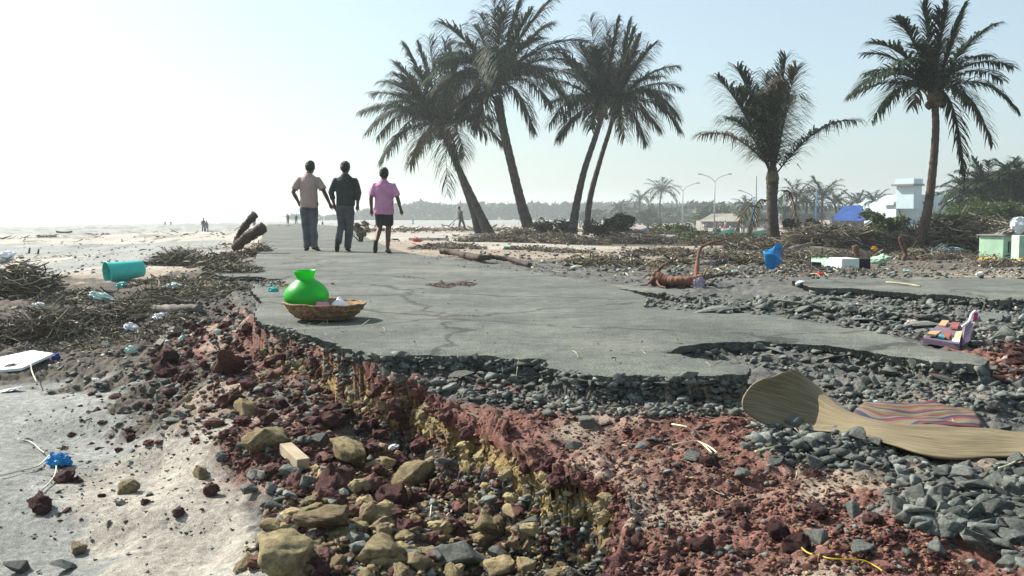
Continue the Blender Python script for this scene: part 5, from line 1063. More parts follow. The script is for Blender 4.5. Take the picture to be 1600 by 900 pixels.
def log(label, pts, widths, mat=None, cat='log', name='log', group=None, n=10, branches=()):
    P = [at(*q) for q in pts]; s_ = mpp(P[0].y); root = empty(name, P[0], label, cat, group); mb = MB(); Q = spline(P, 14); n = 14
    rr = np.interp(np.linspace(0, 1, len(Q)), np.linspace(0, 1, len(widths)), [w_ * s_ / 2 for w_ in widths]); rr = [q * (1 + .09 * math.sin(i * 2.1) + .05 * math.sin(i * 5.3)) for i, q in enumerate(rr)]
    mb.tube(Q, rr, n); o = mb.build('stem', mat or m_wood, root, True); wr0 = max(widths) * s_ / 2; soften(o, disp=wr0 * .20, ds=.7 / wr0); soften(o, disp=wr0 * .08, ds=4 / wr0)
    for bpts, bw in branches:
        B_ = spline([at(*q) for q in bpts], 9); mb = MB(); mb.tube(B_, [bw * s_ / 2 * (1 - .75 * i / len(B_)) for i in range(len(B_))], 8); o = mb.build('branch', mat or m_wood, root, True); soften(o, disp=bw * s_ * .16, ds=1.6 / (bw * s_))
    return root
m_redwood = M('raw reddish wood', (.24,.11,.065), .85, c2=(.06,.034,.026), ns=3, bump=1.0, bs=22); m_greywood = M('grey bleached wood', (.22,.20,.17), .85, c2=(.10,.09,.08), ns=4, bump=.6, bs=16); m_bark = M('dark driftwood', (.085,.06,.042), .85, c2=(.03,.022,.018), ns=5, bump=.8, bs=18)
log('thin sawn log pointing steeply up right from the driftwood heap', [(366,386,18.5),(378,360,18.4),(398,335,18.3)], [9,10,13], m_bark, 'log', 'log', 'two sawn logs on the driftwood')
log('thick sawn log lying lower beside the steep one on the driftwood heap', [(366,388,18.2),(388,370,18.1),(412,355,18.0)], [14,17,17], m_bark, 'log', 'log', 'two sawn logs on the driftwood')
log('long pale pipe like trunk half sunk in the left litter', [(190,G(190,484).y and 484,G(190,488).y),(250,483,G(250,488).y),(312,482,G(312,486).y)], [13,13,11], m_greywood)
log('grey round log end at the left edge of the litter', [(-20,492,11.2),(10,490,11.0),(30,482,10.8)], [16,15,8], m_greywood)
log('crooked dark driftwood branch lying along the far road edge', [(690,392,G(690,400).y),(715,396,G(715,402).y),(745,402,G(745,408).y),(775,402,G(775,410).y),(800,406,G(800,412).y),(828,414,G(828,419).y)], [10,8,9,6,7,5], m_bark, 'branch', 'branch', None, 8, [([(745,402,22),(770,395,22),(790,398,21.6)],6)])
d0 = G(1070, 446).y
log('uprooted reddish stump with splayed roots beyond the road', [(1022,436,d0),(1045,440,d0 - .1),(1072,440,d0 - .2),(1095,436,d0 - .1)], [26,16,16,14], m_redwood, 'tree stump', 'tree_stump', None, 12,
  [([(1022,432,d0),(1016,440,d0 - .3),(1010,446,d0 - .5)],6),([(1025,428,d0),(1036,415,d0),(1062,400,d0 + .3)],7),([(1024,436,d0),(1030,446,d0 - .4),(1040,449,d0 - .7)],5),([(1095,436,d0),(1120,431,d0 + .1),(1155,425,d0 + .2)],7),([(1088,434,d0),(1090,405,d0 + .2),(1098,385,d0 + .5),(1140,372,d0 + 1)],8),([(1098,434,d0),(1104,422,d0),(1112,412,d0 + .2)],4),([(1022,432,d0),(1012,430,d0),(1004,436,d0)],4),([(1024,430,d0),(1020,420,d0 + .1),(1026,408,d0 + .2)],3.5),([(1020,438,d0),(1012,444,d0 - .2),(1000,446,d0 - .3)],4),([(1030,444,d0),(1024,450,d0 - .4),(1018,452,d0 - .5)],4)])
crumple('cloth_scrap', 'grey violet rag tied round the uprooted stump', 'rag', 1093, 440, 17, 24, M('grey violet cloth', (.30,.27,.33), .9, bump=.4), 31, .5, d0 - .35, -.1)
d1 = 19.5
log('thick fallen grey log slanting from rubble up to the stout palm foot', [(1095,G(1095,418).y and 418,d1 - 2.6),(1130,412,d1 - 1.8),(1165,404,d1 - .6),(1210,396,d1 + .8),(1270,380,d1 + 3)], [20,16,11,9,6], m_greywood)
log('short reddish broken stump right of the green slab', [(1341,406,20.5),(1339,395,20.5),(1336,384,20.5)], [7,8,11], m_redwood, 'tree stump', 'tree_stump')
log('thin reddish upright broken trunk left of the leaning palm', [(1410,410,22),(1415,396,22),(1410,382,22),(1406,370,22)], [7,6,8,6], m_redwood, 'tree stump', 'tree_stump')
log('pale dead branch lying on the second asphalt piece', [(1385,441,G(1385,442).y),(1412,443,G(1412,444).y),(1438,447,G(1438,448).y)], [3,2.5,2], m_straw, 'branch', 'branch')
log('yellowish crooked branch on the sand between palms and road', [(890,402,19),(905,398,19),(925,408,18.6),(945,412,18.2)], [4,5,5,3], m_straw, 'branch', 'branch')
def plank(name, label, cat, u0, v0, u1, v1, wpx, mat, th=.02, group=None, lift=.012):
    a, b = G(u0, v0), G(u1, v1); a.z += lift; b.z += lift; d = (b - a); s_ = mpp(a.y); w_ = wpx * s_; sd = d.cross(Vector((0, 0, 1))).normalized(); up = sd.cross(d).normalized()
    mb = MB(); V = []
    for q in (a, b):
        for i, j in ((-1, 0), (1, 0), (1, 1), (-1, 1)): V.append(q + sd * w_ * .5 * i + up * th * j)
    mb.add(V, [(3, 2, 1, 0), (4, 5, 6, 7), (0, 1, 5, 4), (1, 2, 6, 5), (2, 3, 7, 6), (3, 0, 4, 7)]); o = mb.build(name, mat, None, origin=a); soften(o, bev=.003); return tag(o, label, cat, group)
m_palewood = M('pale cut wood', (.42,.35,.24), .8, c2=(.27,.21,.14), ns=7, bump=.3)
plank('plank', 'pale narrow plank slanting in the litter above the red clods', 'plank', 241, 551, 270, 515, 11, m_greywood)
plank('plank', 'thin weathered slat in the litter right of the flat white scrap', 'plank', 190, 507, 225, 498, 8, m_greywood)
plank('wooden_block', 'pale cut wooden block on the red rubble below the basket', 'wooden block', 446, 712, 474, 738, 20, m_palewood, .05)

crumple('plastic_scrap', 'dark blue plastic lump at the tip of the white foam board', 'plastic scrap', 87, 562, 14, 12, m_dblue, 41)
for i, (a, b, c_, lab) in enumerate([((500,740),(548,745),14,'pale split of wood in the rubble below the bank'),((560,905),(560,899),4,'')][:1]): plank('plank', lab, 'plank', *a, *b, c_, m_greywood, .02)
def board4(px, zs, th):
    P = [G(u, v) + Vector((0, 0, z)) for (u, v), z in zip(px, zs)]; mb = MB(); n = len(P); nrm = Vector((0, 0, 1)); mb.add(P + [p - nrm * th for p in P], [tuple(range(n)), tuple(range(2 * n - 1, n - 1, -1))] + [(i, i + n, (i + 1) % n + n, (i + 1) % n) for i in range(n)]); return mb.build('foam_board', m_white, None, origin=P[0])
tag(board4([(-20,584),(34,581),(84,564),(50,557),(-20,566)], [.02,.03,.06,.05,.02], .02), 'flat white foam board lying at the left edge below the litter', 'foam board')
# ropes, stalks and tapes
def line(name, label, cat, pts, wpx, mat, lift=.01, group=None, n=5):
    P = [G(u, v) for u, v in pts]; s_ = mpp(P[0].y); P = [q + Vector((0, 0, lift + wpx * s_ / 2)) for q in P]; mb = MB(); mb.tube(spline(P, 6), wpx * s_ / 2, n); return tag(mb.build(name, mat, None, True, origin=P[0]), label, cat, group)
m_rope = M('pale rope', (.55,.52,.42), .8, bump=.3); m_yt = M('yellow tape', (.45,.33,.03), .5, bump=0); m_stalk = M('fresh pale stalk', (.62,.60,.36), .6, bump=0)
line('rope', 'pale rope running from the left edge to the blue scrap', 'rope', [(0,748),(30,740),(60,732),(78,715)], 2.6, m_rope)
line('rope', 'pale rope end curling down from the blue scrap', 'rope', [(80,715),(88,730),(84,750),(66,770)], 2.4, m_rope)
line('root', 'bleached twig arching left above the blue scrap', 'twig', [(28,690),(48,694),(62,706),(70,712)], 2.2, m_rope)
line('tape', 'yellow tape on the red soil at the bottom right', 'tape', [(1243,852),(1258,868),(1270,874)], 2.6, m_yt)
line('tape', 'longer yellow tape trailing to the lower right corner', 'tape', [(1278,874),(1300,880),(1345,882),(1368,892),(1378,899)], 2.4, m_yt)
line('stalk', 'pale split stalk arching over the flat grey stone', 'stalk', [(1050,709),(1070,705),(1092,704),(1112,722)], 2.4, m_stalk, .03)
line('stalk', 'second pale stalk beside the arching one', 'stalk', [(1096,706),(1108,712),(1120,722)], 2.4, m_stalk, .03)
line('stalk', 'short white stalk above the arching one', 'stalk', [(1050,668),(1062,670),(1075,673)], 3, m_stalk)
line('stalk', 'yellow green stalk beside the heap before the mat', 'stalk', [(1180,712),(1195,708),(1210,705)], 4, m_stalk)
line('stalk', 'pale root loop in the pit below the bank', 'root', [(672,812),(676,790),(690,788),(705,800),(700,815)], 2.2, m_rope)
line('stalk', 'second pale root loop crossing the first in the pit', 'root', [(690,826),(700,808),(712,800),(735,775)], 2.2, m_rope)
line('stalk', 'pale grass blades at the right edge near the mat', 'stalk', [(1560,742),(1580,735),(1600,722)], 3, m_stalk, .02)
line('stick', 'thin yellow stick behind the green pot', 'stick', [(433,451),(445,449),(462,447)], 2.2, m_yt)
line('stick', 'white twig in the litter drift near the plank', 'twig', [(48,568),(50,590),(58,610)], 2, m_rope, .05)

# ---------------------------------------------------------------- straw mats
def mat_mat(name, base, base2, stripes, period=1, wave=True):
    m = bpy.data.materials.new(name); m.use_nodes = True; n = m.node_tree; N = n.nodes; Lk = n.links.new; b = N['Principled BSDF']; b.inputs['Roughness'].default_value = .8
    uv = N.new('ShaderNodeUVMap'); sx = N.new('ShaderNodeSeparateXYZ'); Lk(uv.outputs[0], sx.inputs[0])
    wv = N.new('ShaderNodeTexWave'); wv.inputs['Scale'].default_value = 26; wv.inputs['Distortion'].default_value = .8; wv.bands_direction = 'Y'; Lk(uv.outputs[0], wv.inputs[0])
    nz = N.new('ShaderNodeTexNoise'); nz.inputs['Scale'].default_value = 1; nz.inputs['Detail'].default_value = 6; mpn = N.new('ShaderNodeMapping'); mpn.inputs['Scale'].default_value = (3, 45, 1); Lk(uv.outputs[0], mpn.inputs[0]); Lk(mpn.outputs[0], nz.inputs['Vector'])
    rp = N.new('ShaderNodeValToRGB'); rp.color_ramp.elements[0].color = (*base2, 1); rp.color_ramp.elements[1].color = (*base, 1); rp.color_ramp.elements[0].position = .3; rp.color_ramp.elements[1].position = .65; Lk(nz.outputs[0], rp.inputs[0])
    col = rp.outputs[0]
    cr = N.new('ShaderNodeValToRGB'); cr.color_ramp.interpolation = 'CONSTANT'; E = cr.color_ramp.elements
    while len(E) > 1: E.remove(E[-1])
    E[0].position = 0; E[0].color = (0, 0, 0, 0)
    for a, c in stripes:
        e = E.new(a); e.color = (*c, 1) if c else (0, 0, 0, 0)
    Lk(sx.outputs[1], cr.inputs[0]); mx = N.new('ShaderNodeMixRGB'); Lk(cr.outputs[1], mx.inputs[0]); Lk(col, mx.inputs[1]); Lk(cr.outputs[0], mx.inputs[2])
    m2 = N.new('ShaderNodeMixRGB'); m2.blend_type = 'MULTIPLY'; m2.inputs[0].default_value = .4; Lk(mx.outputs[0], m2.inputs[1]); Lk(wv.outputs[0], m2.inputs[2]); Lk(m2.outputs[0], b.inputs['Base Color'])
    bp = N.new('ShaderNodeBump'); bp.inputs['Strength'].default_value = .5; bp.inputs['Distance'].default_value = .004; Lk(wv.outputs[0], bp.inputs['Height']); Lk(bp.outputs[0], b.inputs['Normal'])
    return m
RED, NAVY, PUR = (.22,.035,.04), (.03,.035,.085), (.13,.12,.05)
mm1 = mat_mat('plain straw weave', (.31,.245,.13), (.12,.09,.048), [(.0, None)])
mm2 = mat_mat('striped straw weave', (.24,.19,.11), (.14,.11,.07), [(0, RED), (.05, NAVY), (.10, None), (.2, RED), (.24, NAVY), (.30, None), (.36, RED), (.41, PUR), (.47, None), (.53, NAVY), (.58, RED), (.63, None), (.7, PUR), (.75, RED), (.80, None), (.88, NAVY), (.94, RED)])
def patch(name, label, rows, mat, thick=.006, wr=.010):
    nr_, nc = len(rows), len(rows[0]); V = [Vector(p) for r_ in rows for p in r_]; me = bpy.data.meshes.new(name); o0 = V[len(V) // 2].copy(); o0.z = zat(o0.x, o0.y)
    me.from_pydata([tuple(p - o0) for p in V], [], [(i * nc + j, i * nc + j + 1, (i + 1) * nc + j + 1, (i + 1) * nc + j) for i in range(nr_ - 1) for j in range(nc - 1)])
    uvl = me.uv_layers.new(name='UVMap')
    for pl in me.polygons:
        for li, vi in zip(pl.loop_indices, pl.vertices): uvl.data[li].uv = ((vi // nc) / (nr_ - 1) * 2.2, (vi % nc) / (nc - 1))
    me.materials.append(mat); o = bpy.data.objects.new(name, me); C.objects.link(o); o.location = o0
    m = o.modifiers.new('u', 'SUBSURF'); m.levels = 3; m.render_levels = 3; m.boundary_smooth = 'PRESERVE_CORNERS'; m = o.modifiers.new('s', 'SOLIDIFY'); m.thickness = thick; m.offset = 0
    apply_mods(o); o.data.polygons.foreach_set('use_smooth', [True] * len(o.data.polygons))
    V = np.empty(len(o.data.vertices) * 3); o.data.vertices.foreach_get('co', V); V = V.reshape(-1, 3)
    for i in range(len(V)): V[i] += np.array(mnoise.noise_vector(Vector(V[i]) * 5)) * wr + np.array(mnoise.noise_vector(Vector(V[i]) * 13)) * wr * .4
    o.data.vertices.foreach_set('co', V.reshape(-1)); return tag(o, label, 'straw mat')
def row(u0, v0, rest, lift=.02):
    a = G(u0, v0); a.z += 0; d = a.y - .02; out = [at(u0, v0, d)]
    for u, v, dd in rest: out.append(at(u, v, d + dd))
    return out
def rowG(L, lift):
    o = []
    for (u, v), z in zip(L, lift):
        q = G(u, v); o.append(Vector((q.x, q.y, q.z + z * .30 + .008)))
    return o
rows = [row(1192,664,[(1166,650,.0),(1157,626,.0),(1168,604,.06),(1204,586,.18),(1244,577,.28)]),
 row(1262,671,[(1238,664,.14),(1222,645,.26),(1228,615,.32),(1252,594,.33),(1276,604,.33)]),
 row(1330,678,[(1320,674,.14),(1312,666,.26),(1308,654,.33),(1310,646,.35),(1318,646,.36)]),
 rowG([(1380,700),(1382,695),(1384,690),(1386,685),(1388,681),(1390,678)], [.05,.07,.09,.10,.10,.08]),
 rowG([(1440,722),(1452,708),(1464,696),(1474,686),(1484,678),(1490,674)], [.02,.05,.07,.06,.05,.05]),
 rowG([(1510,724),(1514,708),(1520,696),(1526,688),(1532,680),(1536,676)], [.03,.04,.05,.07,.06,.04]),
 rowG([(1580,716),(1582,708),(1584,700),(1586,694),(1588,688),(1590,684)], [.02,.06,.08,.07,.05,.04]),
 rowG([(1650,722),(1652,712),(1654,704),(1656,698),(1658,692),(1660,688)], [.03,.04,.05,.05,.05,.04])]
patch('straw_mat', 'plain tan straw mat, left end curled up like a scroll on the grey stones', rows, mm1)
rows = [rowG([(1330,664),(1338,656),(1346,648),(1354,643),(1362,639)], [.02,.05,.06,.05,.03]),
 rowG([(1365,674),(1370,664),(1376,655),(1382,646),(1390,640)], [.02,.03,.05,.05,.04]),
 rowG([(1405,678),(1408,668),(1410,657),(1412,646),(1414,636)], [.02,.04,.02,.06,.05]),
 rowG([(1445,674),(1445,666),(1444,656),(1442,646),(1440,638)], [.03,.02,.06,.03,.08]),
 rowG([(1485,672),(1484,662),(1482,654),(1480,647),(1478,641)], [.05,.08,.04,.07,.06]),
 rowG([(1530,674),(1528,664),(1524,654),(1520,647),(1515,642)], [.02,.05,.07,.05,.03])]
patch('straw_mat', 'tan straw mat with red and navy stripes, crumpled behind the plain one', rows, mm2, .006, .028)

# ---------------------------------------------------------------- broken painted panel in the rubble at the right
m_purp = M('purple painted board', (.16,.12,.17), .7, c2=(.11,.085,.12), bump=.2); m_or = M('orange paint', (.46,.27,.14), .7, var=.1, bump=.1); m_rd = M('brick red paint', (.24,.075,.055), .7, var=.1, bump=.1); m_yl = M('yellow paint', (.50,.39,.20), .7, var=.1, bump=.1); m_tq = M('teal paint', (.05,.25,.28), .6, bump=.1)
Dp = G(1480, 540).y
def pp(u, v, dd=0): return at(u, v, Dp + dd)
root = empty('broken_panel', G(1480, 542), 'broken purple painted panel with orange and yellow facets lying in the rubble', 'painted panel')
def solid(name, q, mat, par, th=.02):
    mb = MB(); P = [Vector(a) for a in q]; nrm = (P[1] - P[0]).cross(P[2] - P[0]).normalized(); nrm = -nrm if nrm.z < 0 else nrm
    n = len(P); mb.add([p for p in P] + [p - nrm * th for p in P], [tuple(range(n)), tuple(range(2 * n - 1, n - 1, -1))] + [(i, i + n, (i + 1) % n + n, (i + 1) % n) for i in range(n)]); return mb.build(name, mat, par)
solid('board', [pp(1442,528,0), pp(1500,538,-.15), pp(1515,506,.75), pp(1470,503,.8)], m_purp, root, .03)
for q, mt in [([(1448,522,.06),(1462,524,.04),(1471,518,.2),(1456,518,.22)], m_or), ([(1466,509,.58),(1477,510,.55),(1483,502,.72),(1472,501,.75)], m_or), ([(1484,512,.45),(1496,513,.4),(1500,505,.65),(1488,504,.68)], m_rd),
              ([(1474,526,.05),(1483,528,.0),(1487,520,.2),(1476,518,.25)], m_rd), ([(1490,530,-.02),(1500,531,-.05),(1504,518,.25),(1494,519,.25)], m_yl), ([(1466,526,.02),(1476,529,.0),(1477,525,.08),(1468,523,.1)], m_tq), ([(1487,534,-.1),(1499,536,-.12),(1500,531,-.05),(1489,529,0)], m_white)]:
    solid('painted_facet', [pp(u, v - 1.2, dd - .03) for u, v, dd in q], mt, root, .012)
solid('end_board', [pp(1503,540,-.12), pp(1516,532,.0), pp(1521,505,.3), pp(1509,504,.25)], m_purp, root, .04)
mb = MB(); mb.tube(spline([pp(1504,510,.1), pp(1514,502,.2), pp(1518,492,.3), pp(1524,486,.3), pp(1526,491,.3)], 4), .008, 6); mb.build('edging_strip', m_white, root, True)
crumple('cloth_scrap', 'magenta scrap caught on the strip of the painted panel', 'cloth scrap', 1524, 500, 7, 14, M('magenta scrap', (.40,.05,.16), .8, bump=.2), 51, .4, Dp + .2, 0)
crumple('cloth_scrap', 'pale pink scrap on the red clods at the right edge', 'cloth scrap', 1574, 567, 16, 14, M('faded pink cloth', (.55,.42,.40)), 52)
field('red', [(1555,540),(1600,540),(1600,590),(1560,580)], 9, .1, .2, 'red clod in the small heap at the right edge', 'red clods at the right edge')

# ---------------------------------------------------------------- green slab, white block, debris by the second asphalt piece
m_pgreen = M('pale green plaster', (.42,.60,.42), .8, c2=(.30,.46,.34), ns=3, bump=.3); m_conc = M('grey concrete', (.26,.25,.23), .9, c2=(.17,.165,.15), ns=3, bump=.5); m_dark = M('shade coloured', (.02,.02,.022), .9, bump=.2)  # near-black colour stands in for the shade of hollows and openings
Dg = G(1300, 421).y
def boxpx(name, label, cat, u0, u1, v0, v1, d, dep_, mat, rot=0, parent=None, bev=.01):
    a = at((u0 + u1) / 2, (v0 + v1) / 2, d); s_ = mpp(d); mb = MB(); mb.box(Vector((a.x, a.y + dep_ / 2, a.z)), ((u1 - u0) * s_, dep_, (v1 - v0) * s_), Matrix.Rotation(rot, 3, 'Z') if rot else None)
    o = mb.build(name, mat, parent, origin=Vector((a.x, a.y, a.z - (v1 - v0) * s_ / 2))); 
    if bev: soften(o, bev=bev)
    return tag(o, label, cat) if label else o
boxpx('plaster_block', 'bright pale block end standing left of the shade coloured block', 'plaster block', 1312, 1341, 404, 421, Dg, .5, M('whitewashed plaster', (.62,.70,.66), .8, var=.1, bump=.3), .12)
boxpx('concrete_block', 'shade coloured block right of the pale block', 'concrete block', 1342, 1362, 404, 423, Dg + .05, .4, m_dark, -.1)  # solid box, the shade beside the pale block put into its colour
solid_o = MB()
root = empty('fallen_wall', G(1290, 420), 'pale green painted slab lying flat on the litter', 'fallen wall')
solid('slab', [at(1266,418,Dg + .1), at(1322,420,Dg + .2), at(1318,402,Dg + 2.2), at(1268,402,Dg + 2.2)], m_pgreen, root, .12)
crumple('plastic_sheet', 'pale green crumpled sheet lying behind the pale block', 'plastic sheet', 1372, 412, 34, 14, m_pgreen, 61, .6)
boxpx('concrete_block', 'small dark block in front of the green slab', 'concrete block', 1266, 1282, 410, 419, Dg - .1, .3, m_dark, .2)
# long low kerb wall behind the second asphalt piece
mb = MB(); a, b = at(1375, 415, 22.5), at(1660, 424, 19.0); m_ = (a + b) / 2; L = (b - a).length; ang = math.atan2(b.y - a.y, b.x - a.x)
mb.box(Vector((m_.x, m_.y, m_.z + .0)), (L, .5, .14), Matrix.Rotation(ang, 3, 'Z') @ Matrix.Rotation(-.012, 3, 'Y')); o = mb.build('kerb', m_conc, None, origin=m_); soften(o, bev=.02); tag(o, 'long low grey concrete kerb behind the second asphalt piece', 'kerb')
plank('plank', 'long thin board lying before the green slab', 'plank', 1215, 424, 1310, 423, 5, m_greywood, .03)
plank('plank', 'low grey slab on the sand behind the red scrap', 'concrete slab', 640, 376, 700, 376, 4, m_conc, .12)
# pale green box shaped cabinet
Dc = 23.0; s_ = mpp(Dc); root = empty('wall_cabinet', at(1556, 416, Dc), 'pale green plastered box with a small barred window, right of the branch tangle', 'small building')
rt = Matrix.Rotation(.55, 3, 'Z'); ctr = at(1560, 393, Dc + .4); W_, D__, H__ = .62, .62, 50 * s_
def lb(name, off, dims, mat, par=root):
    mb = MB(); mb.box(ctr + rt @ Vector(off), dims, rt); o = mb.build(name, mat, par); return soften(o, bev=.006)
lb('wall', (0, 0, 0), (W_, D__, H__), m_pgreen); lb('roof', (0, 0, H__ / 2 + .018), (W_ + .10, D__ + .1, .035), m_conc)
win = lb('window', (-.02, -D__ / 2 - .004, .12), (.20, .03, .26), m_dark)
for i in range(4): lb('bar', (-.095 + .05 * i, -D__ / 2 - .024, .12), (.012, .012, .26), m_pgreen, win)
crumple('tarpaulin', 'crumpled orange and yellow cloth at the foot of the pale green box', 'cloth heap', 1552, 411, 42, 9, M('orange cloth', (.75,.27,.02), .7, c2=(.70,.45,.03), bump=.5), 62, .4, 21.8, 0)
crumple('cloth_scrap', 'bright orange rag right of the yellow cloth', 'cloth heap', 1592, 411, 18, 8, M('orange cloth', (.75,.27,.02)), 63, .4, 21.7, 0)
crumple('cloth_scrap', 'small orange rag on the litter beside the reddish broken stump', 'cloth scrap', 1366, 391, 10, 7, M('orange cloth', (.75,.27,.02)), 67, .4, 22, 0)
crumple('sack', 'bulging grey sack lying on top of the pale green box', 'sack', 1570, 366, 24, 11, m_greywood, 64, .8, Dc + .2, -.03)
crumple('cloth_scrap', 'white cloth bundle hanging at the right edge above the pale green box', 'cloth heap', 1592, 362, 24, 26, m_white, 65, .6, Dc + .1, 0)
heap('fishing_net', 'bluish grey torn net heaped at the foot of the branch tangle', 'fishing net', 1478, 410, 60, 26, 26, 420, .010, 66, M('bluish net', (.20,.26,.27), .9, c2=(.09,.12,.12), bump=0, isl=.4), None, 200, M('bluish net', (.2,.2,.2)), .09)
boxpx('concrete_post', 'tall pale concrete post cut by the right edge', 'post', 1592, 1608, 368, 415, 22.2, .35, m_pgreen)

# ---------------------------------------------------------------- far buildings, boats and lamp posts
m_wall = M('white wall', (.50,.62,.66), .8, var=.06, ns=.6, bump=.1); m_win = M('dark window', (.03,.05,.07), .3, bump=0); m_roofb = M('blue sheet roof', (.03,.11,.38), .6, c2=(.02,.07,.27), ns=.8, bump=.3, bs=3); m_thatch = M('pale thatch', (.36,.34,.28), .95, c2=(.24,.22,.18), ns=2, bump=.6, bs=6)
Dw = 120.0; s_ = mpp(Dw)
root = empty('white_building', at(1450, 362, Dw), 'white building with a square tower and sloping parapet behind the leaning palm', 'building')
def fp(u, v, dd=0): return at(u, v, Dw + dd)
def prism(name, px, dep_, mat, par, d=Dw):
    F_ = [at(u, v, d) for u, v in px]; n = len(F_); B_ = [p + Vector((0, dep_, 0)) for p in F_]; mb = MB(); mb.add(F_ + B_, [tuple(range(n)), tuple(range(2 * n - 1, n - 1, -1))] + [(i, i + n, (i + 1) % n + n, (i + 1) % n) for i in range(n)]); return mb.build(name, mat, par)
prism('front_wall', [(1400,368),(1400,318),(1424,304),(1516,305),(1516,368)], 14, m_wall, root)
tw = boxpx('tower', None, None, 1416, 1437, 290, 326, Dw - 2.5, 2.4, m_wall, .6, root, .02); boxpx('tower_head', None, None, 1415, 1439, 279, 288, Dw - 2.6, 2.6, m_wall, .6, root, .02); boxpx('tower_ledge', None, None, 1411, 1442, 287, 290, Dw - 2.8, 3.0, m_conc, .6, root, .02)
prism('parapet', [(1396,320),(1424,303),(1424,300),(1396,316)], 4, m_wall, root, Dw - .6)
for u, v, w_, h in [(1412,339,6,4),(1441,341,5,4),(1469,319,5,4),(1482,319,5,4),(1444,317,4,4),(1497,318,4,4),(1406,356,6,6),(1425,357,8,7)]: boxpx('window', None, None, u - w_ / 2, u + w_ / 2, v - h / 2, v + h / 2, Dw - .08, .12, m_win, 0, root, 0)
boxpx('awning', None, None, 1512, 1532, 310, 314, Dw - 6, 5, m_wall, .1, root, 0)
Db = 110.0
root = empty('hut', at(1325, 352, Db), 'hut with a bright blue hipped sheet roof behind the brush', 'hut')
mb = MB(); P = [at(1296,345,Db), at(1356,345,Db), at(1360,342,Db + 7), at(1302,342,Db + 7), at(1318,322,Db + 3), at(1345,320,Db + 3.4)]
mb.add(P, [(0, 1, 5, 4), (1, 2, 5), (2, 3, 4, 5), (3, 0, 4), (3, 2, 1, 0)]); mb.build('roof', m_roofb, root); boxpx('wall', None, None, 1302, 1350, 344, 366, Db + .6, 5, m_conc, 0, root, 0)
root = empty('thatched_shed', at(1128, 350, 140), 'low shed with pale thatched roof below a lamp post', 'shed')
mb = MB(); P = [at(1090,346,138), at(1160,346,138), at(1165,344,146), at(1098,344,146), at(1112,334,141), at(1146,333,142)]; mb.add(P, [(0, 1, 5, 4), (1, 2, 5), (2, 3, 4, 5), (3, 0, 4), (3, 2, 1, 0)]); mb.build('roof', m_thatch, root); boxpx('wall', None, None, 1098, 1156, 345, 358, 139, 5, m_conc, 0, root, 0)
boxpx('shed', 'long dark low shed right of the stout palm', 'shed', 1222, 1290, 334, 352, 128, 5, m_greywood, 0)
boxpx('wall_fragment', 'small pale yellow wall among the bushes at the right', 'wall', 1535, 1552, 322, 338, 52, 1.5, M('cream wall', (.62,.60,.42), .8, var=.1, bump=.2), .2)
# boats
m_boatg = M('green boat paint', (.06,.32,.22), .5, c2=(.04,.22,.16), bump=.2); m_boatb = M('blue boat paint', (.05,.20,.36), .5, bump=.2)
def boat(label, u, v, d, Lm, yaw, mat, group=None):
    b = at(u, v, d); b.z = zat(b.x, b.y); root = empty('boat', b, label, 'boat', group); Rm = Matrix.Rotation(yaw, 3, 'Z'); n = 13; V = []
    for i in range(n):
        t = i / (n - 1) * 2 - 1; wd_ = Lm * .11 * (1 - abs(t) ** 2.4) + .02; sh = Lm * (.10 + .07 * t * t); kz = Lm * .05 * t ** 4
        for x, z in ((-wd_, sh), (-wd_ * .85, sh * .4 + kz), (0, kz), (wd_ * .85, sh * .4 + kz), (wd_, sh), (wd_ * .85, sh), (0, kz + Lm * .02), (-wd_ * .85, sh)):
            p = Rm @ Vector((t * Lm / 2, x, z)); V.append(b + p)
    mb = MB(); mb.add(V, [(i * 8 + j, i * 8 + (j + 1) % 8, (i + 1) * 8 + (j + 1) % 8, (i + 1) * 8 + j) for i in range(n - 1) for j in range(8)] + [tuple(range(8)), tuple((n - 1) * 8 + j for j in range(7, -1, -1))]); mb.build('hull', mat, root, True)
    for t in (-.25, .1, .4):
        q = MB(); q.box(b + Rm @ Vector((t * Lm / 2, 0, Lm * .10)), (Lm * .03, Lm * .2, Lm * .012), Rm); q.build('bench', m_wood, root)
    return root
boat('green boat drawn up left of the blue skirted person', 1108, 366, 96, 5.2, .1, m_boatg, 'boats behind the palms'); boat('small pale blue boat behind the dark leaf heap', 992, 361, 110, 3.6, .2, m_boatb, 'boats behind the palms'); boat('green boat half hidden behind the stout palm', 1155, 366, 92, 5.0, -.1, m_boatg, 'boats behind the palms')
boat('lone dark boat stranded on the far beach at the left', 100, 354, 85, 1.4, .1, m_bark)
heap('driftwood_pile', 'dark branch heap left of the stranded boat', 'driftwood', 72, 356, 34, 7, 72, 60, .04, 501, m_bark); heap('driftwood_pile', 'flat dark driftwood pile right of the stranded boat', 'driftwood', 160, 357, 30, 3, 70, 60, .05, 502, m_bark)
for i, (u, d) in enumerate([(258, 130), (267, 128)]): putp(u, 349, d, 8, c_g, c_g, 'walk', .3, ['left one of two tiny figures near the far surf', 'right one of two tiny figures near the far surf'][i])
for i, (u, v, h) in enumerate([(45, 394, 9), (59, 395, 8)]):
    p = G(u, v + 2); mb = MB(); s_ = mpp(p.y); mb.tube([p - Vector((0, 0, .05)), p + Vector((.03, 0, h * s_ * .6)), p + Vector((.05, 0, h * s_))], [2 * s_, 1.4 * s_, 1.2 * s_], 6); tag(mb.build('post', m_bark, None, origin=p), ['left of two short stakes in the beach', 'right of two short stakes in the beach'][i], 'stake')
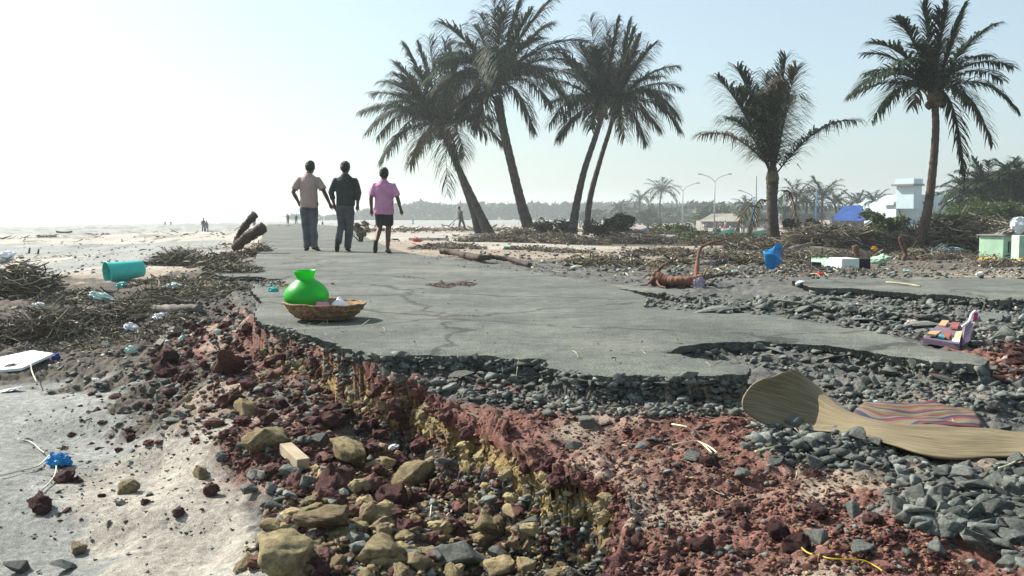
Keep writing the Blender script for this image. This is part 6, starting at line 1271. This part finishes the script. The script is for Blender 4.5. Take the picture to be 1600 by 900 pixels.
# lamp posts
m_steel = M('grey steel', (.30,.34,.36), .5, bump=0); m_bluesteel = M('blue steel', (.06,.18,.40), .5, bump=0)
def lamp(label, u, vt, d, arms, mat=None, sp=22):
    top = at(u, vt + 12, d); z = zat(top.x, top.y); s_ = mpp(d); root = empty('street_lamp', (top.x, top.y, z), label, 'street lamp', 'lamp posts along the far road')
    mb = MB(); mb.tube([Vector((top.x, top.y, z)), Vector((top.x, top.y, (z + top.z) / 2)), top], [1.4 * s_, 1.0 * s_, .7 * s_], 8); mb.build('pole', mat or m_steel, root, True)
    for a in arms:
        e = at(u + a * sp, vt, d); mb = MB(); mb.tube(spline([top, at(u + a * sp * .35, vt + 5, d), e], 4), .55 * s_, 6); ar = mb.build('arm', m_steel, root, True)
        mb = MB(); mb.box(e + Vector((a * 1.5 * s_, 0, 0)), (6 * s_, 2 * s_, 1.6 * s_)); mb.build('lamp_head', m_steel, ar)
    return root
lamp('double armed lamp post beyond the pink dressed walker', 1067, 286, 150, (-1, 1)); lamp('tallest double armed lamp post, left of the stout palm', 1117, 272, 135, (-1, 1)); lamp('single armed lamp post just left of the stout palm', 1178, 298, 130, (-1,), m_bluesteel, 20); lamp('blue single armed lamp post left of the blue roofed hut', 1276, 284, 115, (-1,), m_bluesteel, 12)
mb = MB(); b = at(1181, 360, 125); mb.tube([Vector((b.x, b.y, zat(b.x, b.y))), at(1182, 275, 125)], [.12, .06], 6); tag(mb.build('mast', m_steel, None, origin=b), 'thin plain mast beside the single armed lamp post', 'mast')
# small stones lying on the asphalt
for i, (u, v, w_, lab) in enumerate([(578,472,6,'small dark pointed stone on the asphalt right of the white bag'),(700,475,6,'tiny dark stone on the asphalt below the red stain'),(617,518,6,'tiny stone on the asphalt near the near edge'),(521,446,12,'dark stone lying on the asphalt behind the green pot'),(690,441,8,'dark crumb at the left end of the red stain'),(742,440,8,'dark crumb at the right end of the red stain')]):
    p = onz(u, v, .004); rock('grey', p, w_ * mpp(p.y), lab, None, .05)

# every stone of a field is told apart by its size and its place in the row
def nth(i): return str(i) + ('th' if 10 <= i % 100 <= 20 else {1: 'st', 2: 'nd', 3: 'rd'}.get(i % 10, 'th'))
PL = {'grey stones under the near asphalt edge': ('angular grey stone', 'in the layer under the near asphalt edge'), 'grey stones spilled before the road edge': ('loose grey stone', 'before the stone layer of the road'),
 'grey stones between road tongue and mats': ('grey stone', 'between road tongue and mats'), 'grey stones before the curled mat': ('grey stone', 'in the heap before the curled mat'), 'grey stones in the near right corner': ('grey stone', 'in the near right patch'),
 'grey stones between the asphalt pieces': ('grey stone', 'in the strip between asphalt pieces'), 'grey stones under the left road lip': ('dark grey stone', 'under the broken left road lip'), 'red clods on the left slope': ('reddish clod', 'on the slope below the pot'),
 'red clods at the foot of the bank': ('dark red clod', 'at the foot of the bank'), 'purplish clods beside the litter': ('purplish clod', 'beside the left litter'), 'yellow blocks below the bank': ('yellowish block', 'at the bottom of the bank'),
 'yellow lumps below the pot': ('yellowish lump', 'among clods below the pot'), 'grey stones down the left slope': ('grey stone', 'down the left slope'), 'dark stones in the pit': ('dark stone', 'in the pit below the yellow layer'), 'red clods strewn on the sand': ('small red clod', 'on the sand left of the slope'), 'grey stones strewn on the sand': ('grey stone', 'on the sand left of the slope'), 'rust red clods on the red soil': ('rust red clod', 'on the red soil'), 'red clods at the right edge': ('red clod', 'in the heap at the right edge')}
for grp, (what, where) in PL.items():
    L = sorted([o for o in bpy.data.objects if o.get('group') == grp], key=lambda o: o.location.x / o.location.y)
    if not L: continue
    sz = sorted(o.scale.x / o.location.y for o in L)
    for i, o in enumerate(L):
        q = o.scale.x / o.location.y; s = 'small' if q < sz[len(sz) // 3] else 'large' if q > sz[2 * len(sz) // 3] else 'middling'
        o['label'] = s + ' ' + what + ', ' + nth(i + 1) + ' from the left ' + where
L = sorted([o for o in bpy.data.objects if o.get('group') == 'far crowd behind the palms'], key=lambda o: o.location.x / o.location.y)
for i, o in enumerate(L): o['label'] = o['label'].replace(' in the distant crowd', ', ' + nth(i + 1) + ' from the left in the distant crowd')
